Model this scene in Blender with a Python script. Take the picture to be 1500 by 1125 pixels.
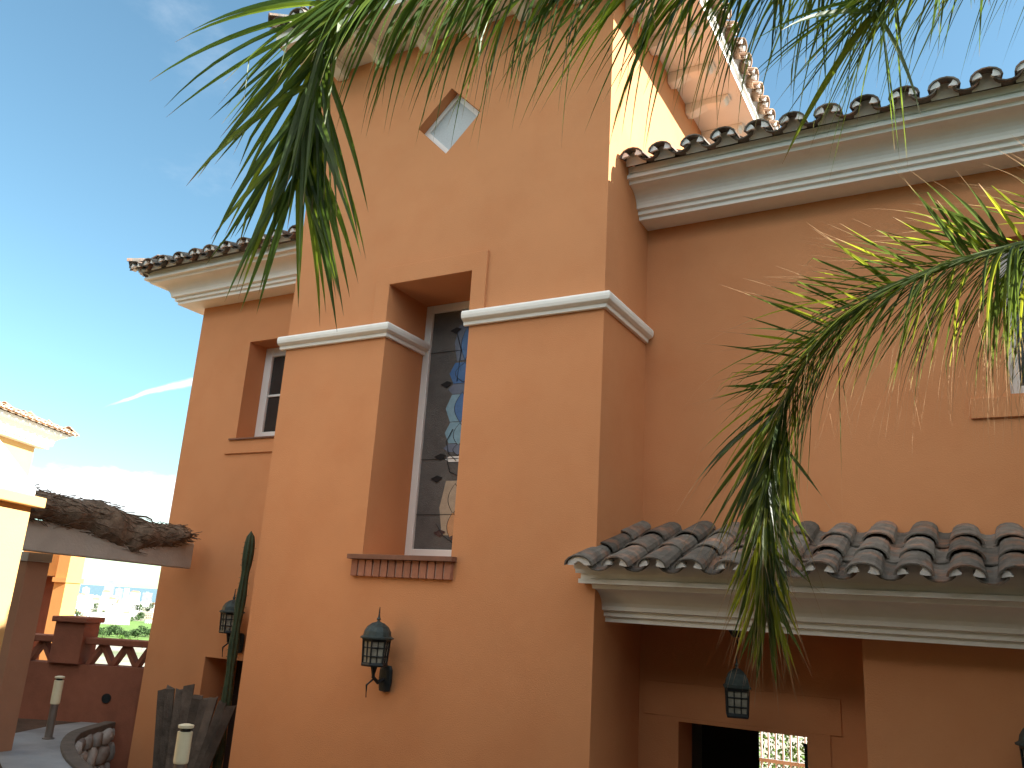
import bpy, math, random
from mathutils import Vector, Matrix, noise
R = math.radians
random.seed(7)
for o in list(bpy.data.objects): bpy.data.objects.remove(o)
C = bpy.context.scene.collection
S = bpy.context.scene

# ---------------------------------------------------------------- camera
YAW, PITCH, ROLL, FPX = R(29.96), R(15.31), R(3.58), 1211.0
fwd = Vector((-math.sin(YAW)*math.cos(PITCH), math.cos(YAW)*math.cos(PITCH), math.sin(PITCH)))
r0 = Vector((math.cos(YAW), math.sin(YAW), 0)); u0 = r0.cross(fwd)
rgt = r0*math.cos(ROLL) + u0*math.sin(ROLL)
upv = -r0*math.sin(ROLL) + u0*math.cos(ROLL)
cd = bpy.data.cameras.new("camera"); cam = bpy.data.objects.new("camera", cd); C.objects.link(cam)
cd.sensor_width = 36; cd.lens = FPX/1500*36; cd.clip_start = 0.05; cd.clip_end = 90000
cam.matrix_world = Matrix(((rgt.x, upv.x, -fwd.x, 0), (rgt.y, upv.y, -fwd.y, 0), (rgt.z, upv.z, -fwd.z, 0), (0, 0, 0, 1)))
S.camera = cam
def at(px, py, dep):
    """surveyed point: bearing of a photo pixel and distance in metres along the view axis"""
    return (fwd + rgt*((px-750)/FPX) + upv*((562.5-py)/FPX))*dep

# ---------------------------------------------------------------- light
SUN = Vector((1.0, 0.35, 0.65)).normalized()
ELEV = math.asin(SUN.z); AZ = math.atan2(SUN.x, SUN.y)      # azimuth clockwise from +Y
S.view_settings.view_transform = 'Standard'; S.view_settings.look = 'None'
S.view_settings.gamma = 1; S.view_settings.exposure = 1.9
W = bpy.data.worlds.new("World"); S.world = W; W.use_nodes = True
nt = W.node_tree; nt.nodes.clear()
def wn(t, **k):
    n = nt.nodes.new(t)
    for a, b in k.items(): setattr(n, a, b)
    return n
def wmath(op, a, b=None, c=None, clamp=False):
    n = wn('ShaderNodeMath', operation=op); n.use_clamp = clamp
    for i, v in enumerate((a, b, c)):
        if v is None: continue
        if isinstance(v, (int, float)): n.inputs[i].default_value = v
        else: nt.links.new(v, n.inputs[i])
    return n.outputs[0]
sky = wn('ShaderNodeTexSky', sky_type='NISHITA'); sky.sun_disc = False
sky.sun_elevation = ELEV; sky.sun_rotation = AZ; sky.altitude = 60; sky.air_density = 1.0; sky.dust_density = .35; sky.ozone_density = 1.6
tc = wn('ShaderNodeTexCoord'); sep = wn('ShaderNodeSeparateXYZ'); nt.links.new(tc.outputs['Generated'], sep.inputs[0])
def wdot(v):
    n = wn('ShaderNodeVectorMath', operation='DOT_PRODUCT'); nt.links.new(tc.outputs['Generated'], n.inputs[0]); n.inputs[1].default_value = v
    return n.outputs['Value']
def wnoise(scale, sc=(1, 1, 1), detail=6, rough=.6):
    m = wn('ShaderNodeMapping'); m.inputs['Scale'].default_value = sc; nt.links.new(tc.outputs['Generated'], m.inputs[0])
    n = wn('ShaderNodeTexNoise'); n.inputs['Scale'].default_value = scale; n.inputs['Detail'].default_value = detail; n.inputs['Roughness'].default_value = rough
    nt.links.new(m.outputs[0], n.inputs['Vector']); return n.outputs['Fac']
def wsmooth(v, a, b):
    n = wn('ShaderNodeMapRange', interpolation_type='SMOOTHSTEP'); nt.links.new(v, n.inputs[0])
    n.inputs[1].default_value = a; n.inputs[2].default_value = b; return n.outputs[0]
z = sep.outputs['Z']
# cumulus bank low over the sea
nz = wnoise(7, (1, 1, 2.2))
top = wmath('ADD', 0.122, wmath('MULTIPLY', wmath('SUBTRACT', nz, .5), 0.12))
bank = wmath('MULTIPLY', wsmooth(wmath('SUBTRACT', top, z), 0.0, 0.014), wsmooth(wmath('SUBTRACT', z, wmath('MULTIPLY', nz, .05)), 0.03, 0.06))
# thin high veils
veil = wmath('MULTIPLY', wsmooth(wnoise(3.2, (1, 1, 2.0), 8, .62), .60, .88), .25)
# one long wisp
pa, pb = at(150, 598, 1).normalized(), at(300, 562, 1).normalized()
al = (pb-pa).normalized(); mid = ((pa+pb)/2).normalized(); pe = mid.cross(al).normalized()
uu = wmath('SUBTRACT', wdot(al), al.dot(pa)); vv = wmath('SUBTRACT', wdot(pe), pe.dot(pa))
vv = wmath('ADD', vv, wmath('MULTIPLY', wmath('SUBTRACT', wnoise(30), .5), .006))
arch = wmath('MULTIPLY', wmath('SINE', wmath('MULTIPLY', uu, 22)), 0.006 if pe.z > 0 else -0.006)
wid = wmath('ADD', 0.0008, wmath('MULTIPLY', uu, .055))
wisp = wsmooth(wmath('DIVIDE', wmath('ABSOLUTE', wmath('SUBTRACT', vv, arch)), wid), 1.0, .35)
wisp = wmath('MULTIPLY', wmath('MULTIPLY', wisp, wsmooth(uu, -.002, .03)), wsmooth(uu, .22, .15))
wisp = wmath('MULTIPLY', wisp, wsmooth(wdot(mid), .9, .95))
cl = wmath('MAXIMUM', wmath('MAXIMUM', wmath('MULTIPLY', bank, .9), veil), wmath('MULTIPLY', wisp, .6), None, True)
tint = wn('ShaderNodeMix', data_type='RGBA', blend_type='MULTIPLY'); tint.inputs[0].default_value = 1
nt.links.new(sky.outputs[0], tint.inputs[6]); tint.inputs[7].default_value = (0.80, 1.0, 0.90, 1)
mx = wn('ShaderNodeMix', data_type='RGBA'); nt.links.new(cl, mx.inputs[0]); nt.links.new(tint.outputs[2], mx.inputs[6]); mx.inputs[7].default_value = (5.6, 5.75, 5.9, 1)
# unseen bright clouds added behind the viewer to light the shaded walls
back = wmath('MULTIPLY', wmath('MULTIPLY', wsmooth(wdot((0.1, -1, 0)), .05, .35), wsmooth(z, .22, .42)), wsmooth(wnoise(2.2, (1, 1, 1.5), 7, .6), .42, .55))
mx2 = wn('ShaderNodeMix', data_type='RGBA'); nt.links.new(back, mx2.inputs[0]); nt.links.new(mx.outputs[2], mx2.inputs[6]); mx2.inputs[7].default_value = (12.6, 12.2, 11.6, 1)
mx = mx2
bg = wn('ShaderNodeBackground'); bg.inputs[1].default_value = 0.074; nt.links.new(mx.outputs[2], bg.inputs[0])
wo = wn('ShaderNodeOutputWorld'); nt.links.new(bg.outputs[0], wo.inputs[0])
sl = bpy.data.lights.new("sun", 'SUN'); sl.energy = 5.0; sl.angle = R(.5); sl.color = (1, .96, .90)
so = bpy.data.objects.new("sun", sl); C.objects.link(so); so.rotation_euler = (-SUN).to_track_quat('-Z', 'Y').to_euler()

# ---------------------------------------------------------------- materials
def mat(name, col, rough=.85, var=0.0, vscale=3.0, bump=0.0, bscale=60.0, metal=0.0, spec=.3, island=0.0, col2=None, c2fac=(.5, .65), c2scale=4.0, dist=.01, trans=0):
    m = bpy.data.materials.new(name); m.use_nodes = True; t = m.node_tree; b = t.nodes['Principled BSDF']
    b.inputs['Roughness'].default_value = rough; b.inputs['Metallic'].default_value = metal
    b.inputs['Specular IOR Level'].default_value = spec
    g = t.nodes.new('ShaderNodeNewGeometry'); src = g.outputs['Position']
    def nz(sc, d=5, r=.6):
        n = t.nodes.new('ShaderNodeTexNoise'); n.inputs['Scale'].default_value = sc; n.inputs['Detail'].default_value = d; n.inputs['Roughness'].default_value = r
        t.links.new(src, n.inputs['Vector']); return n.outputs['Fac']
    def mr(v, a, b_, c, d):
        n = t.nodes.new('ShaderNodeMapRange'); t.links.new(v, n.inputs[0])
        for i, q in enumerate((a, b_, c, d)): n.inputs[i+1].default_value = q
        return n.outputs[0]
    def rgb(c):
        n = t.nodes.new('ShaderNodeRGB'); n.outputs[0].default_value = (*c, 1); return n.outputs[0]
    cur = rgb(col)
    if col2 is not None:
        x = t.nodes.new('ShaderNodeMix'); x.data_type = 'RGBA'; t.links.new(mr(nz(c2scale), *c2fac, 0, 1), x.inputs[0]); t.links.new(cur, x.inputs[6]); x.inputs[7].default_value = (*col2, 1); cur = x.outputs[2]
    val = None
    if var: val = mr(nz(vscale), .3, .7, 1-var, 1+var)
    if island:
        iv = mr(g.outputs['Random Per Island'], 0, 1, 1-island, 1+island)
        if val is None: val = iv
        else:
            q = t.nodes.new('ShaderNodeMath'); q.operation = 'MULTIPLY'; t.links.new(val, q.inputs[0]); t.links.new(iv, q.inputs[1]); val = q.outputs[0]
    if val is not None:
        h = t.nodes.new('ShaderNodeHueSaturation'); t.links.new(val, h.inputs['Value']); t.links.new(cur, h.inputs['Color']); cur = h.outputs[0]
    t.links.new(cur, b.inputs['Base Color'])
    if bump:
        bp = t.nodes.new('ShaderNodeBump'); bp.inputs['Strength'].default_value = bump; bp.inputs['Distance'].default_value = dist
        t.links.new(nz(bscale, 6, .65), bp.inputs['Height']); t.links.new(bp.outputs[0], b.inputs['Normal'])
    return m
M = {}
M['stucco'] = mat('orange_stucco', (.61, .268, .120), .92, var=.035, vscale=1.3, bump=.5, bscale=110, spec=.15, col2=(.59, .248, .108), c2fac=(.45, .7), c2scale=2.2, dist=.006)
M['stucco_panel'] = M['stucco']
M['cream'] = mat('cream_moulding', (.85, .82, .76), .8, var=.04, vscale=4, bump=.15, bscale=50, spec=.2, col2=(.79, .75, .68), c2fac=(.55, .75), c2scale=3)
M['white'] = mat('white_frame', (.80, .79, .76), .4, var=.02, spec=.4)
M['mortar'] = mat('white_mortar', (.9, .89, .87), .9, var=.08, vscale=20, bump=.4, bscale=80)
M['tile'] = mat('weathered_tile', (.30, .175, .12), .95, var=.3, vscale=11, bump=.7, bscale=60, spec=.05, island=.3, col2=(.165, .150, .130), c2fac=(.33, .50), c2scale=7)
M['tile_pale'] = mat('sunlit_pale_tile', (.50, .33, .22), .93, var=.15, vscale=9, bump=.4, bscale=70, spec=.15, island=.25, col2=(.33, .24, .17), c2fac=(.5, .7), c2scale=5)
M['glass'] = mat('dark_glass', (.035, .037, .036), .12, var=.2, vscale=2, spec=.5)
M['frost'] = mat('frosted_glass', (.50, .53, .54), .35, var=.08, vscale=50, bump=.5, bscale=150, spec=.5)
M['grain'] = mat('textured_glass', (.11, .105, .098), .32, var=.25, vscale=5, bump=.8, bscale=120, spec=.5)
M['lead'] = mat('lead_came', (.02, .02, .022), .5, metal=.3)
for n, c in dict(blue=(.06, .16, .38), paleblue=(.22, .38, .48), steel=(.14, .17, .24), peach=(.55, .29, .14), sand=(.42, .34, .25), plum=(.05, .02, .025)).items():
    M['sg_'+n] = mat('stained_'+n, c, .25, var=.12, vscale=20, spec=.5, bump=.3, bscale=90)
M['brick'] = mat('sill_brick', (.36, .15, .09), .9, var=.15, vscale=12, bump=.4, bscale=80, island=.2)
M['silltile'] = mat('sill_tile', (.20, .09, .055), .7, var=.2, vscale=10)
M['iron'] = mat('black_iron', (.022, .026, .028), .5, metal=.4, var=.2, vscale=30, bump=.3, bscale=60)
M['verdigris'] = mat('aged_lantern_metal', (.045, .06, .058), .55, metal=.3, var=.3, vscale=30)
M['lampglass'] = mat('seeded_lamp_glass', (.26, .24, .19), .3, var=.3, vscale=25, spec=.5, bump=.5, bscale=60)
M['concrete'] = mat('beam_concrete', (.42, .38, .33), .9, var=.12, vscale=3, bump=.4, bscale=40)
M['reed'] = mat('dry_reed', (.14, .105, .075), 1, var=.45, vscale=14, bump=1, bscale=45, island=.3)
M['path'] = mat('path_paving', (.25, .265, .27), .6, var=.18, vscale=2.5, bump=.3, bscale=20, col2=(.19, .20, .205), c2scale=1.5)
M['soil'] = mat('dark_soil', (.075, .045, .03), 1, var=.3, vscale=5, bump=.8, bscale=30)
M['yard'] = mat('yard_floor', (.26, .21, .17), .9, var=.12, vscale=2, bump=.3, bscale=20)
M['stone'] = mat('wall_stone', (.34, .335, .32), .95, var=.22, vscale=8, bump=.8, bscale=25, island=.25)
M['stonemortar'] = mat('stone_mortar', (.24, .23, .21), .95, var=.2, vscale=8)
M['coping'] = mat('dark_coping', (.11, .095, .08), .9, var=.2, vscale=9, bump=.4)
M['bollard_head'] = mat('bollard_diffuser', (.72, .66, .46), .35, var=.05, vscale=8)
M['bollard_post'] = mat('bollard_metal', (.20, .17, .15), .4, metal=.5, var=.1, vscale=12)
M['cactus'] = mat('cactus_skin', (.040, .062, .032), .7, var=.35, vscale=9, bump=.5, bscale=40, col2=(.09, .08, .05), c2fac=(.6, .75), c2scale=7)
M['plank'] = mat('grey_plank', (.105, .082, .065), .95, var=.4, vscale=6, bump=.8, bscale=35, island=.35)
M['redwall'] = mat('terracotta_brick', (.26, .095, .055), .92, var=.15, vscale=4, bump=.4, bscale=60)
M['nwall'] = mat('ochre_stucco', (.60, .37, .15), .9, var=.05, vscale=1.5, bump=.2, bscale=60)
M['orange2'] = mat('apricot_stucco', (.66, .30, .10), .9, var=.05, vscale=1.5, bump=.2, bscale=60)
M['sea'] = mat('sea_water', (.03, .09, .14), .25, var=.1, vscale=.002, bump=.3, bscale=.05, dist=1)
M['land'] = mat('dry_land', (.34, .31, .24), 1, var=.25, vscale=.02, col2=(.14, .17, .08), c2fac=(.52, .60), c2scale=.012)
M['field'] = mat('green_field', (.13, .22, .05), 1, var=.3, vscale=.06)
M['citywhite'] = mat('city_white', (.74, .72, .68), .9, var=.06, vscale=.1)
M['citysand'] = mat('city_sand', (.60, .48, .34), .9, var=.06, vscale=.1)
M['citygrey'] = mat('city_grey', (.30, .31, .34), .9, var=.06, vscale=.1)
M['cityroof'] = mat('city_roof', (.45, .20, .12), .9, var=.1, vscale=.1)
M['citywin'] = mat('city_window', (.06, .07, .09), .3)
M['leafdark'] = mat('tree_foliage', (.045, .085, .025), .9, var=.4, vscale=.3, island=.35)
M['hedge'] = mat('hedge_foliage', (.10, .19, .035), .9, var=.4, vscale=2, island=.4)
M['bark'] = mat('bark', (.14, .105, .075), .95, var=.3, vscale=10, bump=.8, bscale=25)
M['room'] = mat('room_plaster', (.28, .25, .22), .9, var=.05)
M['cloth'] = mat('pale_blue_cloth', (.25, .48, .60), .9, var=.1, vscale=12)
M['blockerfoliage'] = mat('light_blocker_foliage', (.022, .038, .014), .95, var=.5, vscale=5, island=.4, bump=1, bscale=14, dist=.08)  # dark foliage for the added unseen hedges and trees
def leaf_mat(name, green, tipc, tips, thr, dead=0.0):
    m = bpy.data.materials.new(name); m.use_nodes = True; t = m.node_tree; t.nodes.clear()
    g = t.nodes.new('ShaderNodeNewGeometry'); uv = t.nodes.new('ShaderNodeUVMap'); sp = t.nodes.new('ShaderNodeSeparateXYZ'); t.links.new(uv.outputs[0], sp.inputs[0])
    ra = t.nodes.new('ShaderNodeValToRGB'); cr = ra.color_ramp
    cr.elements[0].color = (*green[0], 1); cr.elements[0].position = 0; cr.elements[1].color = (*green[2], 1); cr.elements[1].position = 1
    e = cr.elements.new(.55); e.color = (*green[1], 1)
    t.links.new(g.outputs['Random Per Island'], ra.inputs[0])
    tr = t.nodes.new('ShaderNodeMapRange'); tr.inputs[1].default_value = thr[0]; tr.inputs[2].default_value = thr[1]
    ad = t.nodes.new('ShaderNodeMath'); ad.operation = 'MULTIPLY_ADD'; t.links.new(g.outputs['Random Per Island'], ad.inputs[0]); ad.inputs[1].default_value = .12; t.links.new(sp.outputs['Y'], ad.inputs[2])
    t.links.new(ad.outputs[0], tr.inputs[0])
    x = t.nodes.new('ShaderNodeMix'); x.data_type = 'RGBA'; t.links.new(tr.outputs[0], x.inputs[0]); t.links.new(ra.outputs[0], x.inputs[6]); x.inputs[7].default_value = (*tipc, 1)
    b = t.nodes.new('ShaderNodeBsdfPrincipled'); b.inputs['Roughness'].default_value = .42; b.inputs['Specular IOR Level'].default_value = .4; t.links.new(x.outputs[2], b.inputs['Base Color'])
    tl = t.nodes.new('ShaderNodeBsdfTranslucent'); hs = t.nodes.new('ShaderNodeHueSaturation'); hs.inputs['Hue'].default_value = .475; hs.inputs['Saturation'].default_value = 1.1; hs.inputs['Value'].default_value = tips
    t.links.new(x.outputs[2], hs.inputs['Color']); t.links.new(hs.outputs[0], tl.inputs[0])
    ms = t.nodes.new('ShaderNodeMixShader'); ms.inputs[0].default_value = .45; t.links.new(b.outputs[0], ms.inputs[1]); t.links.new(tl.outputs[0], ms.inputs[2])
    o = t.nodes.new('ShaderNodeOutputMaterial'); t.links.new(ms.outputs[0], o.inputs[0]); return m
M['leaf'] = leaf_mat('palm_leaflet', ((.032, .065, .018), (.055, .10, .02), (.13, .19, .03)), (.22, .16, .08), 3.0, (.97, 1.06))
M['leaf2'] = leaf_mat('palm_leaflet_old', ((.032, .052, .018), (.055, .09, .02), (.19, .23, .035)), (.26, .20, .11), 3.0, (.74, .84))  # tips are dried brown; brightest leaflets hold a sunlit yellow in their colour
M['rachis'] = mat('palm_rachis', (.12, .16, .05), .5, var=.2, vscale=20)

# ---------------------------------------------------------------- mesh helpers
class MB:
    def __init__(s): s.v = []; s.f = []; s.mi = []; s.uv = []
    def add(s, vs, fs, mi=0, uvs=None):
        b = len(s.v); s.v += [tuple(p) for p in vs]
        s.f += [tuple(b+i for i in f) for f in fs]; s.mi += [mi]*len(fs)
        s.uv += uvs if uvs else [(0, 0)]*len(vs)
        return s
    def box(s, a, b, mi=0, rot=None, org=None):
        (x0, y0, z0), (x1, y1, z1) = a, b
        vs = [Vector(p) for p in ((x0, y0, z0), (x1, y0, z0), (x1, y1, z0), (x0, y1, z0), (x0, y0, z1), (x1, y0, z1), (x1, y1, z1), (x0, y1, z1))]
        if rot is not None: vs = [rot @ p + (Vector(org) if org is not None else Vector()) for p in vs]
        return s.add(vs, [(0, 3, 2, 1), (4, 5, 6, 7), (0, 1, 5, 4), (1, 2, 6, 5), (2, 3, 7, 6), (3, 0, 4, 7)], mi)
    def tube(s, pts, rad, n=8, mi=0, caps=True):
        pts = [Vector(p) for p in pts]; rings = []
        if not hasattr(rad, '__len__'): rad = [rad]*len(pts)
        up = Vector((0, 0, 1)); vs = []; fs = []
        for i, p in enumerate(pts):
            t = (pts[min(i+1, len(pts)-1)]-pts[max(i-1, 0)]).normalized()
            a = t.cross(up)
            if a.length < .05: a = t.cross(Vector((1, 0, 0)))
            a.normalize(); b = t.cross(a)
            for k in range(n):
                w = 2*math.pi*k/n; vs.append(p+(a*math.cos(w)+b*math.sin(w))*rad[i])
        for i in range(len(pts)-1):
            for k in range(n): fs.append((i*n+k, i*n+(k+1) % n, (i+1)*n+(k+1) % n, (i+1)*n+k))
        if caps: fs.append(tuple(range(n))[::-1]); fs.append(tuple((len(pts)-1)*n+k for k in range(n)))
        return s.add(vs, fs, mi)
    def lathe(s, prof, c, n=16, mi=0, sx=1, sy=1, rotz=0):
        vs = []; fs = []
        for (r, z_) in prof:
            for k in range(n):
                w = 2*math.pi*(k+.5)/n+rotz; vs.append((c[0]+r*math.cos(w)*sx, c[1]+r*math.sin(w)*sy, c[2]+z_))
        for i in range(len(prof)-1):
            for k in range(n): fs.append((i*n+k, i*n+(k+1) % n, (i+1)*n+(k+1) % n, (i+1)*n+k))
        fs.append(tuple(range(n))[::-1]); fs.append(tuple((len(prof)-1)*n+k for k in range(n)))
        return s.add(vs, fs, mi)
    def prism(s, poly, z0, z1, mi=0):
        n = len(poly); vs = [(x, y, z0) for x, y in poly]+[(x, y, z1) for x, y in poly]
        fs = [tuple(range(n))[::-1], tuple(range(n, 2*n))]+[(i, (i+1) % n, n+(i+1) % n, n+i) for i in range(n)]
        return s.add(vs, fs, mi)
    def build(s, name, mats, parent=None, smooth=False, bevel=0):
        me = bpy.data.meshes.new(name); me.from_pydata(s.v, [], s.f); 
        for m in (mats if isinstance(mats, (list, tuple)) else [mats]): me.materials.append(m)
        for p, i in zip(me.polygons, s.mi): p.material_index = i; p.use_smooth = smooth
        uvl = me.uv_layers.new(name='UVMap')
        for l in me.loops: uvl.data[l.index].uv = s.uv[l.vertex_index]
        me.update()
        o = bpy.data.objects.new(name, me); C.objects.link(o)
        if parent is not None: o.parent = parent; o.matrix_parent_inverse = Matrix.Translation(-parent_world(parent))
        if bevel:
            b = o.modifiers.new('bevel', 'BEVEL'); b.width = bevel; b.segments = 2; b.limit_method = 'ANGLE'
        return o
def parent_world(p):
    return Vector(p.location) if p.type == 'EMPTY' else Vector()
def tag(o, label=None, cat=None, group=None, kind=None):
    if label: o['label'] = label
    if cat: o['category'] = cat
    if group: o['group'] = group
    if kind: o['kind'] = kind
    return o
def empty(name, loc, label=None, cat=None, group=None):
    o = bpy.data.objects.new(name, None); C.objects.link(o); o.location = loc; o.empty_display_size = .2
    return tag(o, label, cat, group)
def copy_tree(o, parent=None):
    c = o.copy(); C.objects.link(c); c.parent = parent
    for ch in [k for k in C.objects if k.parent == o]: copy_tree(ch, c)
    return c
def wall_slab(mb, axis, a0, a1, z0, z1, p0, p1, holes=(), mi=0):
    """wall running along axis ('x' or 'y') from a0..a1, z0..z1, thickness p0..p1, rectangular openings"""
    A = sorted({a0, a1, *[h[0] for h in holes], *[h[1] for h in holes]}); Z = sorted({z0, z1, *[h[2] for h in holes], *[h[3] for h in holes]})
    A = [a for a in A if a0 <= a <= a1]; Z = [q for q in Z if z0 <= q <= z1]
    def solid(i, j):
        if i < 0 or j < 0 or i >= len(A)-1 or j >= len(Z)-1: return False
        ca, cz = (A[i]+A[i+1])/2, (Z[j]+Z[j+1])/2
        return not any(h[0] < ca < h[1] and h[2] < cz < h[3] for h in holes)
    P = (lambda a, p, q: (a, p, q)) if axis == 'x' else (lambda a, p, q: (p, a, q))
    vs = []; fs = []; ix = {}
    def V(a, p, q):
        k = (a, p, q)
        if k not in ix: ix[k] = len(vs); vs.append(P(a, p, q))
        return ix[k]
    for i in range(len(A)-1):
        for j in range(len(Z)-1):
            if not solid(i, j): continue
            x0, x1, q0, q1 = A[i], A[i+1], Z[j], Z[j+1]
            fs.append((V(x0, p0, q0), V(x1, p0, q0), V(x1, p0, q1), V(x0, p0, q1)))
            fs.append((V(x1, p1, q0), V(x0, p1, q0), V(x0, p1, q1), V(x1, p1, q1)))
            if not solid(i-1, j): fs.append((V(x0, p1, q0), V(x0, p0, q0), V(x0, p0, q1), V(x0, p1, q1)))
            if not solid(i+1, j): fs.append((V(x1, p0, q0), V(x1, p1, q0), V(x1, p1, q1), V(x1, p0, q1)))
            if not solid(i, j-1): fs.append((V(x0, p1, q0), V(x1, p1, q0), V(x1, p0, q0), V(x0, p0, q0)))
            if not solid(i, j+1): fs.append((V(x0, p0, q1), V(x1, p0, q1), V(x1, p1, q1), V(x0, p1, q1)))
    mb.add(vs, fs, mi)
def sweep(mb, path, prof, mi=0):
    """extrude a closed (offset, z) profile along a plan path, mitred; outward is to the right of travel"""
    n = len(path); P = [Vector((p[0], p[1])) for p in path]; nrm = []
    for i in range(n-1):
        t = (P[i+1]-P[i]).normalized(); nrm.append(Vector((t.y, -t.x)))
    vs = []; m = len(prof)
    for i in range(n):
        if i == 0: d = nrm[0]
        elif i == n-1: d = nrm[-1]
        else:
            d = (nrm[i-1]+nrm[i]).normalized(); d = d/d.dot(nrm[i])
        for (o, q) in prof: vs.append((P[i].x+d.x*o, P[i].y+d.y*o, q))
    fs = []
    for i in range(n-1):
        for k in range(m): fs.append((i*m+k, (i+1)*m+k, (i+1)*m+(k+1) % m, i*m+(k+1) % m))
    fs.append(tuple(range(m))); fs.append(tuple((n-1)*m+k for k in range(m))[::-1])
    mb.add(vs, fs, mi)

# ---------------------------------------------------------------- the villa
villa = empty('villa', (-2.4, 7, -2.8), 'large orange villa with square tower, cream cornices and barrel tile roofs', 'house')
XT0, XT1, YT, YM, XL = -5.69, -2.397, 5.5, 6.417, -8.113
ZF = -2.85; ZS = 3.346; ZLOW = -.035; ZTS = 5.30
# tower front wall, with tall window and diamond window
mb = MB()
dcx, dcz, dr = -4.022, 4.350, .347
FT = 6.14
wall_slab(mb, 'x', XT0, XT1, ZF, ZTS, YT, FT, holes=[(-4.499, -3.62, .375, 2.776), (dcx-dr, dcx+dr, dcz-dr, dcz+dr)])
# remove the reveal quads of the square cell round the diamond, then close it with corner triangles
keepf = []
for f in mb.f:
    ps = [mb.v[i] for i in f]
    if all(dcx-dr-1e-6 <= p[0] <= dcx+dr+1e-6 and dcz-dr-1e-6 <= p[2] <= dcz+dr+1e-6 for p in ps): continue
    keepf.append(f)
mb.f = keepf; mb.mi = [0]*len(keepf)
D = [(dcx-dr, dcz), (dcx, dcz-dr), (dcx+dr, dcz), (dcx, dcz+dr)]; Q = [(dcx-dr, dcz-dr), (dcx+dr, dcz-dr), (dcx+dr, dcz+dr), (dcx-dr, dcz+dr)]
for k in range(4):
    a, b, c = D[k], D[(k+1) % 4], Q[k]
    for y, fl in ((YT, 0), (FT, 1)):
        t = [(a[0], y, a[1]), (c[0], y, c[1]), (b[0], y, b[1])]
        mb.add(t, [(0, 1, 2)] if not fl else [(2, 1, 0)])
    mb.add([(a[0], YT, a[1]), (b[0], YT, b[1]), (b[0], FT, b[1]), (a[0], FT, a[1])], [(0, 1, 2, 3)])
wall_slab(mb, 'y', FT, 8.8, ZF, ZTS, XT0, XT0+.3)
wall_slab(mb, 'y', FT, 8.8, ZF, ZTS, XT1-.3, XT1)
wall_slab(mb, 'x', XT0+.3, XT1-.3, 3.4, ZTS, 8.5, 8.8)
mb.build('tower_wall', M['stucco'], villa)
# main body
mb = MB()
DO = (-2.081, -1.163, ZF, -.72); RW = (.25, 1.35, 1.64, 2.80)
wall_slab(mb, 'x', XT1, 14.0, ZF, ZS, YM, YM+.32, holes=[DO, RW])
wall_slab(mb, 'y', YM+.32, 10.2, ZF, ZS, 13.7, 14.0)
wall_slab(mb, 'x', XT1, 13.7, ZF, ZS, 9.9, 10.2, holes=[(-2.39, -1.4, -1.9, -.86)])
mb.build('main_wall', M['stucco'], villa)
mb = MB()
wall_slab(mb, 'y', YM+.32, 9.9, ZF, 0, XT1, XT1+.04)   # room side wall
wall_slab(mb, 'y', YM+.32, 9.9, ZF, 0, .9, 1.0)
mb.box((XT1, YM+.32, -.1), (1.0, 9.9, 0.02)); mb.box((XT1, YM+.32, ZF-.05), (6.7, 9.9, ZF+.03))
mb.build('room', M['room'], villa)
mb = MB(); mb.box((XT1+.05, 7.9, ZF+.04), (-1.853, 7.96, -.12)); mb.build('dark_room_panel', mat('room_shade_panel', (.05, .045, .04), .9), villa)  # added dark panel stands in for the unlit part of the room
# left wing
mb = MB()
LW = (-7.23, -6.25, 1.671, 2.818); LD = (-7.19, -6.35, ZF, -.655)
wall_slab(mb, 'x', XL, XT0, ZF, ZS, YM, YM+.6, holes=[LW, LD])
wall_slab(mb, 'y', YM+.6, 10.2, ZF, ZS, XL, XL+.3)
wall_slab(mb, 'x', XL+.3, XT1, ZF, ZS, 9.9, 10.2)
mb.build('wing_wall', M['stucco'], villa)
mb = MB(); mb.box((-7.6, YM+.62, ZF), (-6.0, YM+.66, 3.2)); mb.box((-2.39, 6.76, .5), (6.69, 6.80, 3.2)); mb.box((-4.9, 6.4, .1), (-3.2, 6.44, 5.0))  # near-black sheets stand in for unlit rooms behind the openings
mb.build('dark_backing', mat('unlit_interior', (.03, .028, .026), .9), villa)
# porch block on the right of the entrance
mb = MB(); wall_slab(mb, 'x', -.72, 4.4, ZF, ZLOW, 5.92, YM-.002); mb.build('porch_wall', M['stucco'], villa)
mb = MB(); mb.box((XT1+.002, 5.72, ZLOW+.004), (-.70, YM-.002, ZLOW+.10)); mb.build('porch_ceiling', M['stucco'], villa)

# cornice profile
def cornice_profile(z0, top=.372):
    p = [(0, 0), (.222, 0), (.222, .034), (.25, .040), (.25, .074), (.285, .082)]
    for k in range(1, 9):
        a = k/8*math.pi/2
        p.append((.285+.155*(1-math.cos(a)), .082+.135*math.sin(a)))
    p += [(.470, .220), (.478, .246), (.522, .250), (.522, .280), (.492, .286), (.492, top), (0, top)]
    return [(o, z0+q) for o, q in p]
mb = MB(); sweep(mb, [(XT1+.001, YM), (14.0, YM), (14.0, 10.2)], cornice_profile(ZS-.002)); mb.build('cornice', M['cream'], villa)
mb = MB(); sweep(mb, [(XL, 10.2), (XL, YM), (XT0-.001, YM)], cornice_profile(ZS-.002)); mb.build('cornice', M['cream'], villa)
mb = MB(); sweep(mb, [(XT1+.001, 5.92), (4.4, 5.92), (4.4, YM)], cornice_profile(ZLOW))
mb.box((XT1-.085, 5.400, ZLOW+.250), (XT1+.0005, 5.497, ZLOW+.280)); mb.box((XT1-.080, 5.430, ZLOW+.281), (XT1+.0008, 5.4975, ZLOW+.385))
mb.build('porch_cornice', M['cream'], villa)

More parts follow.
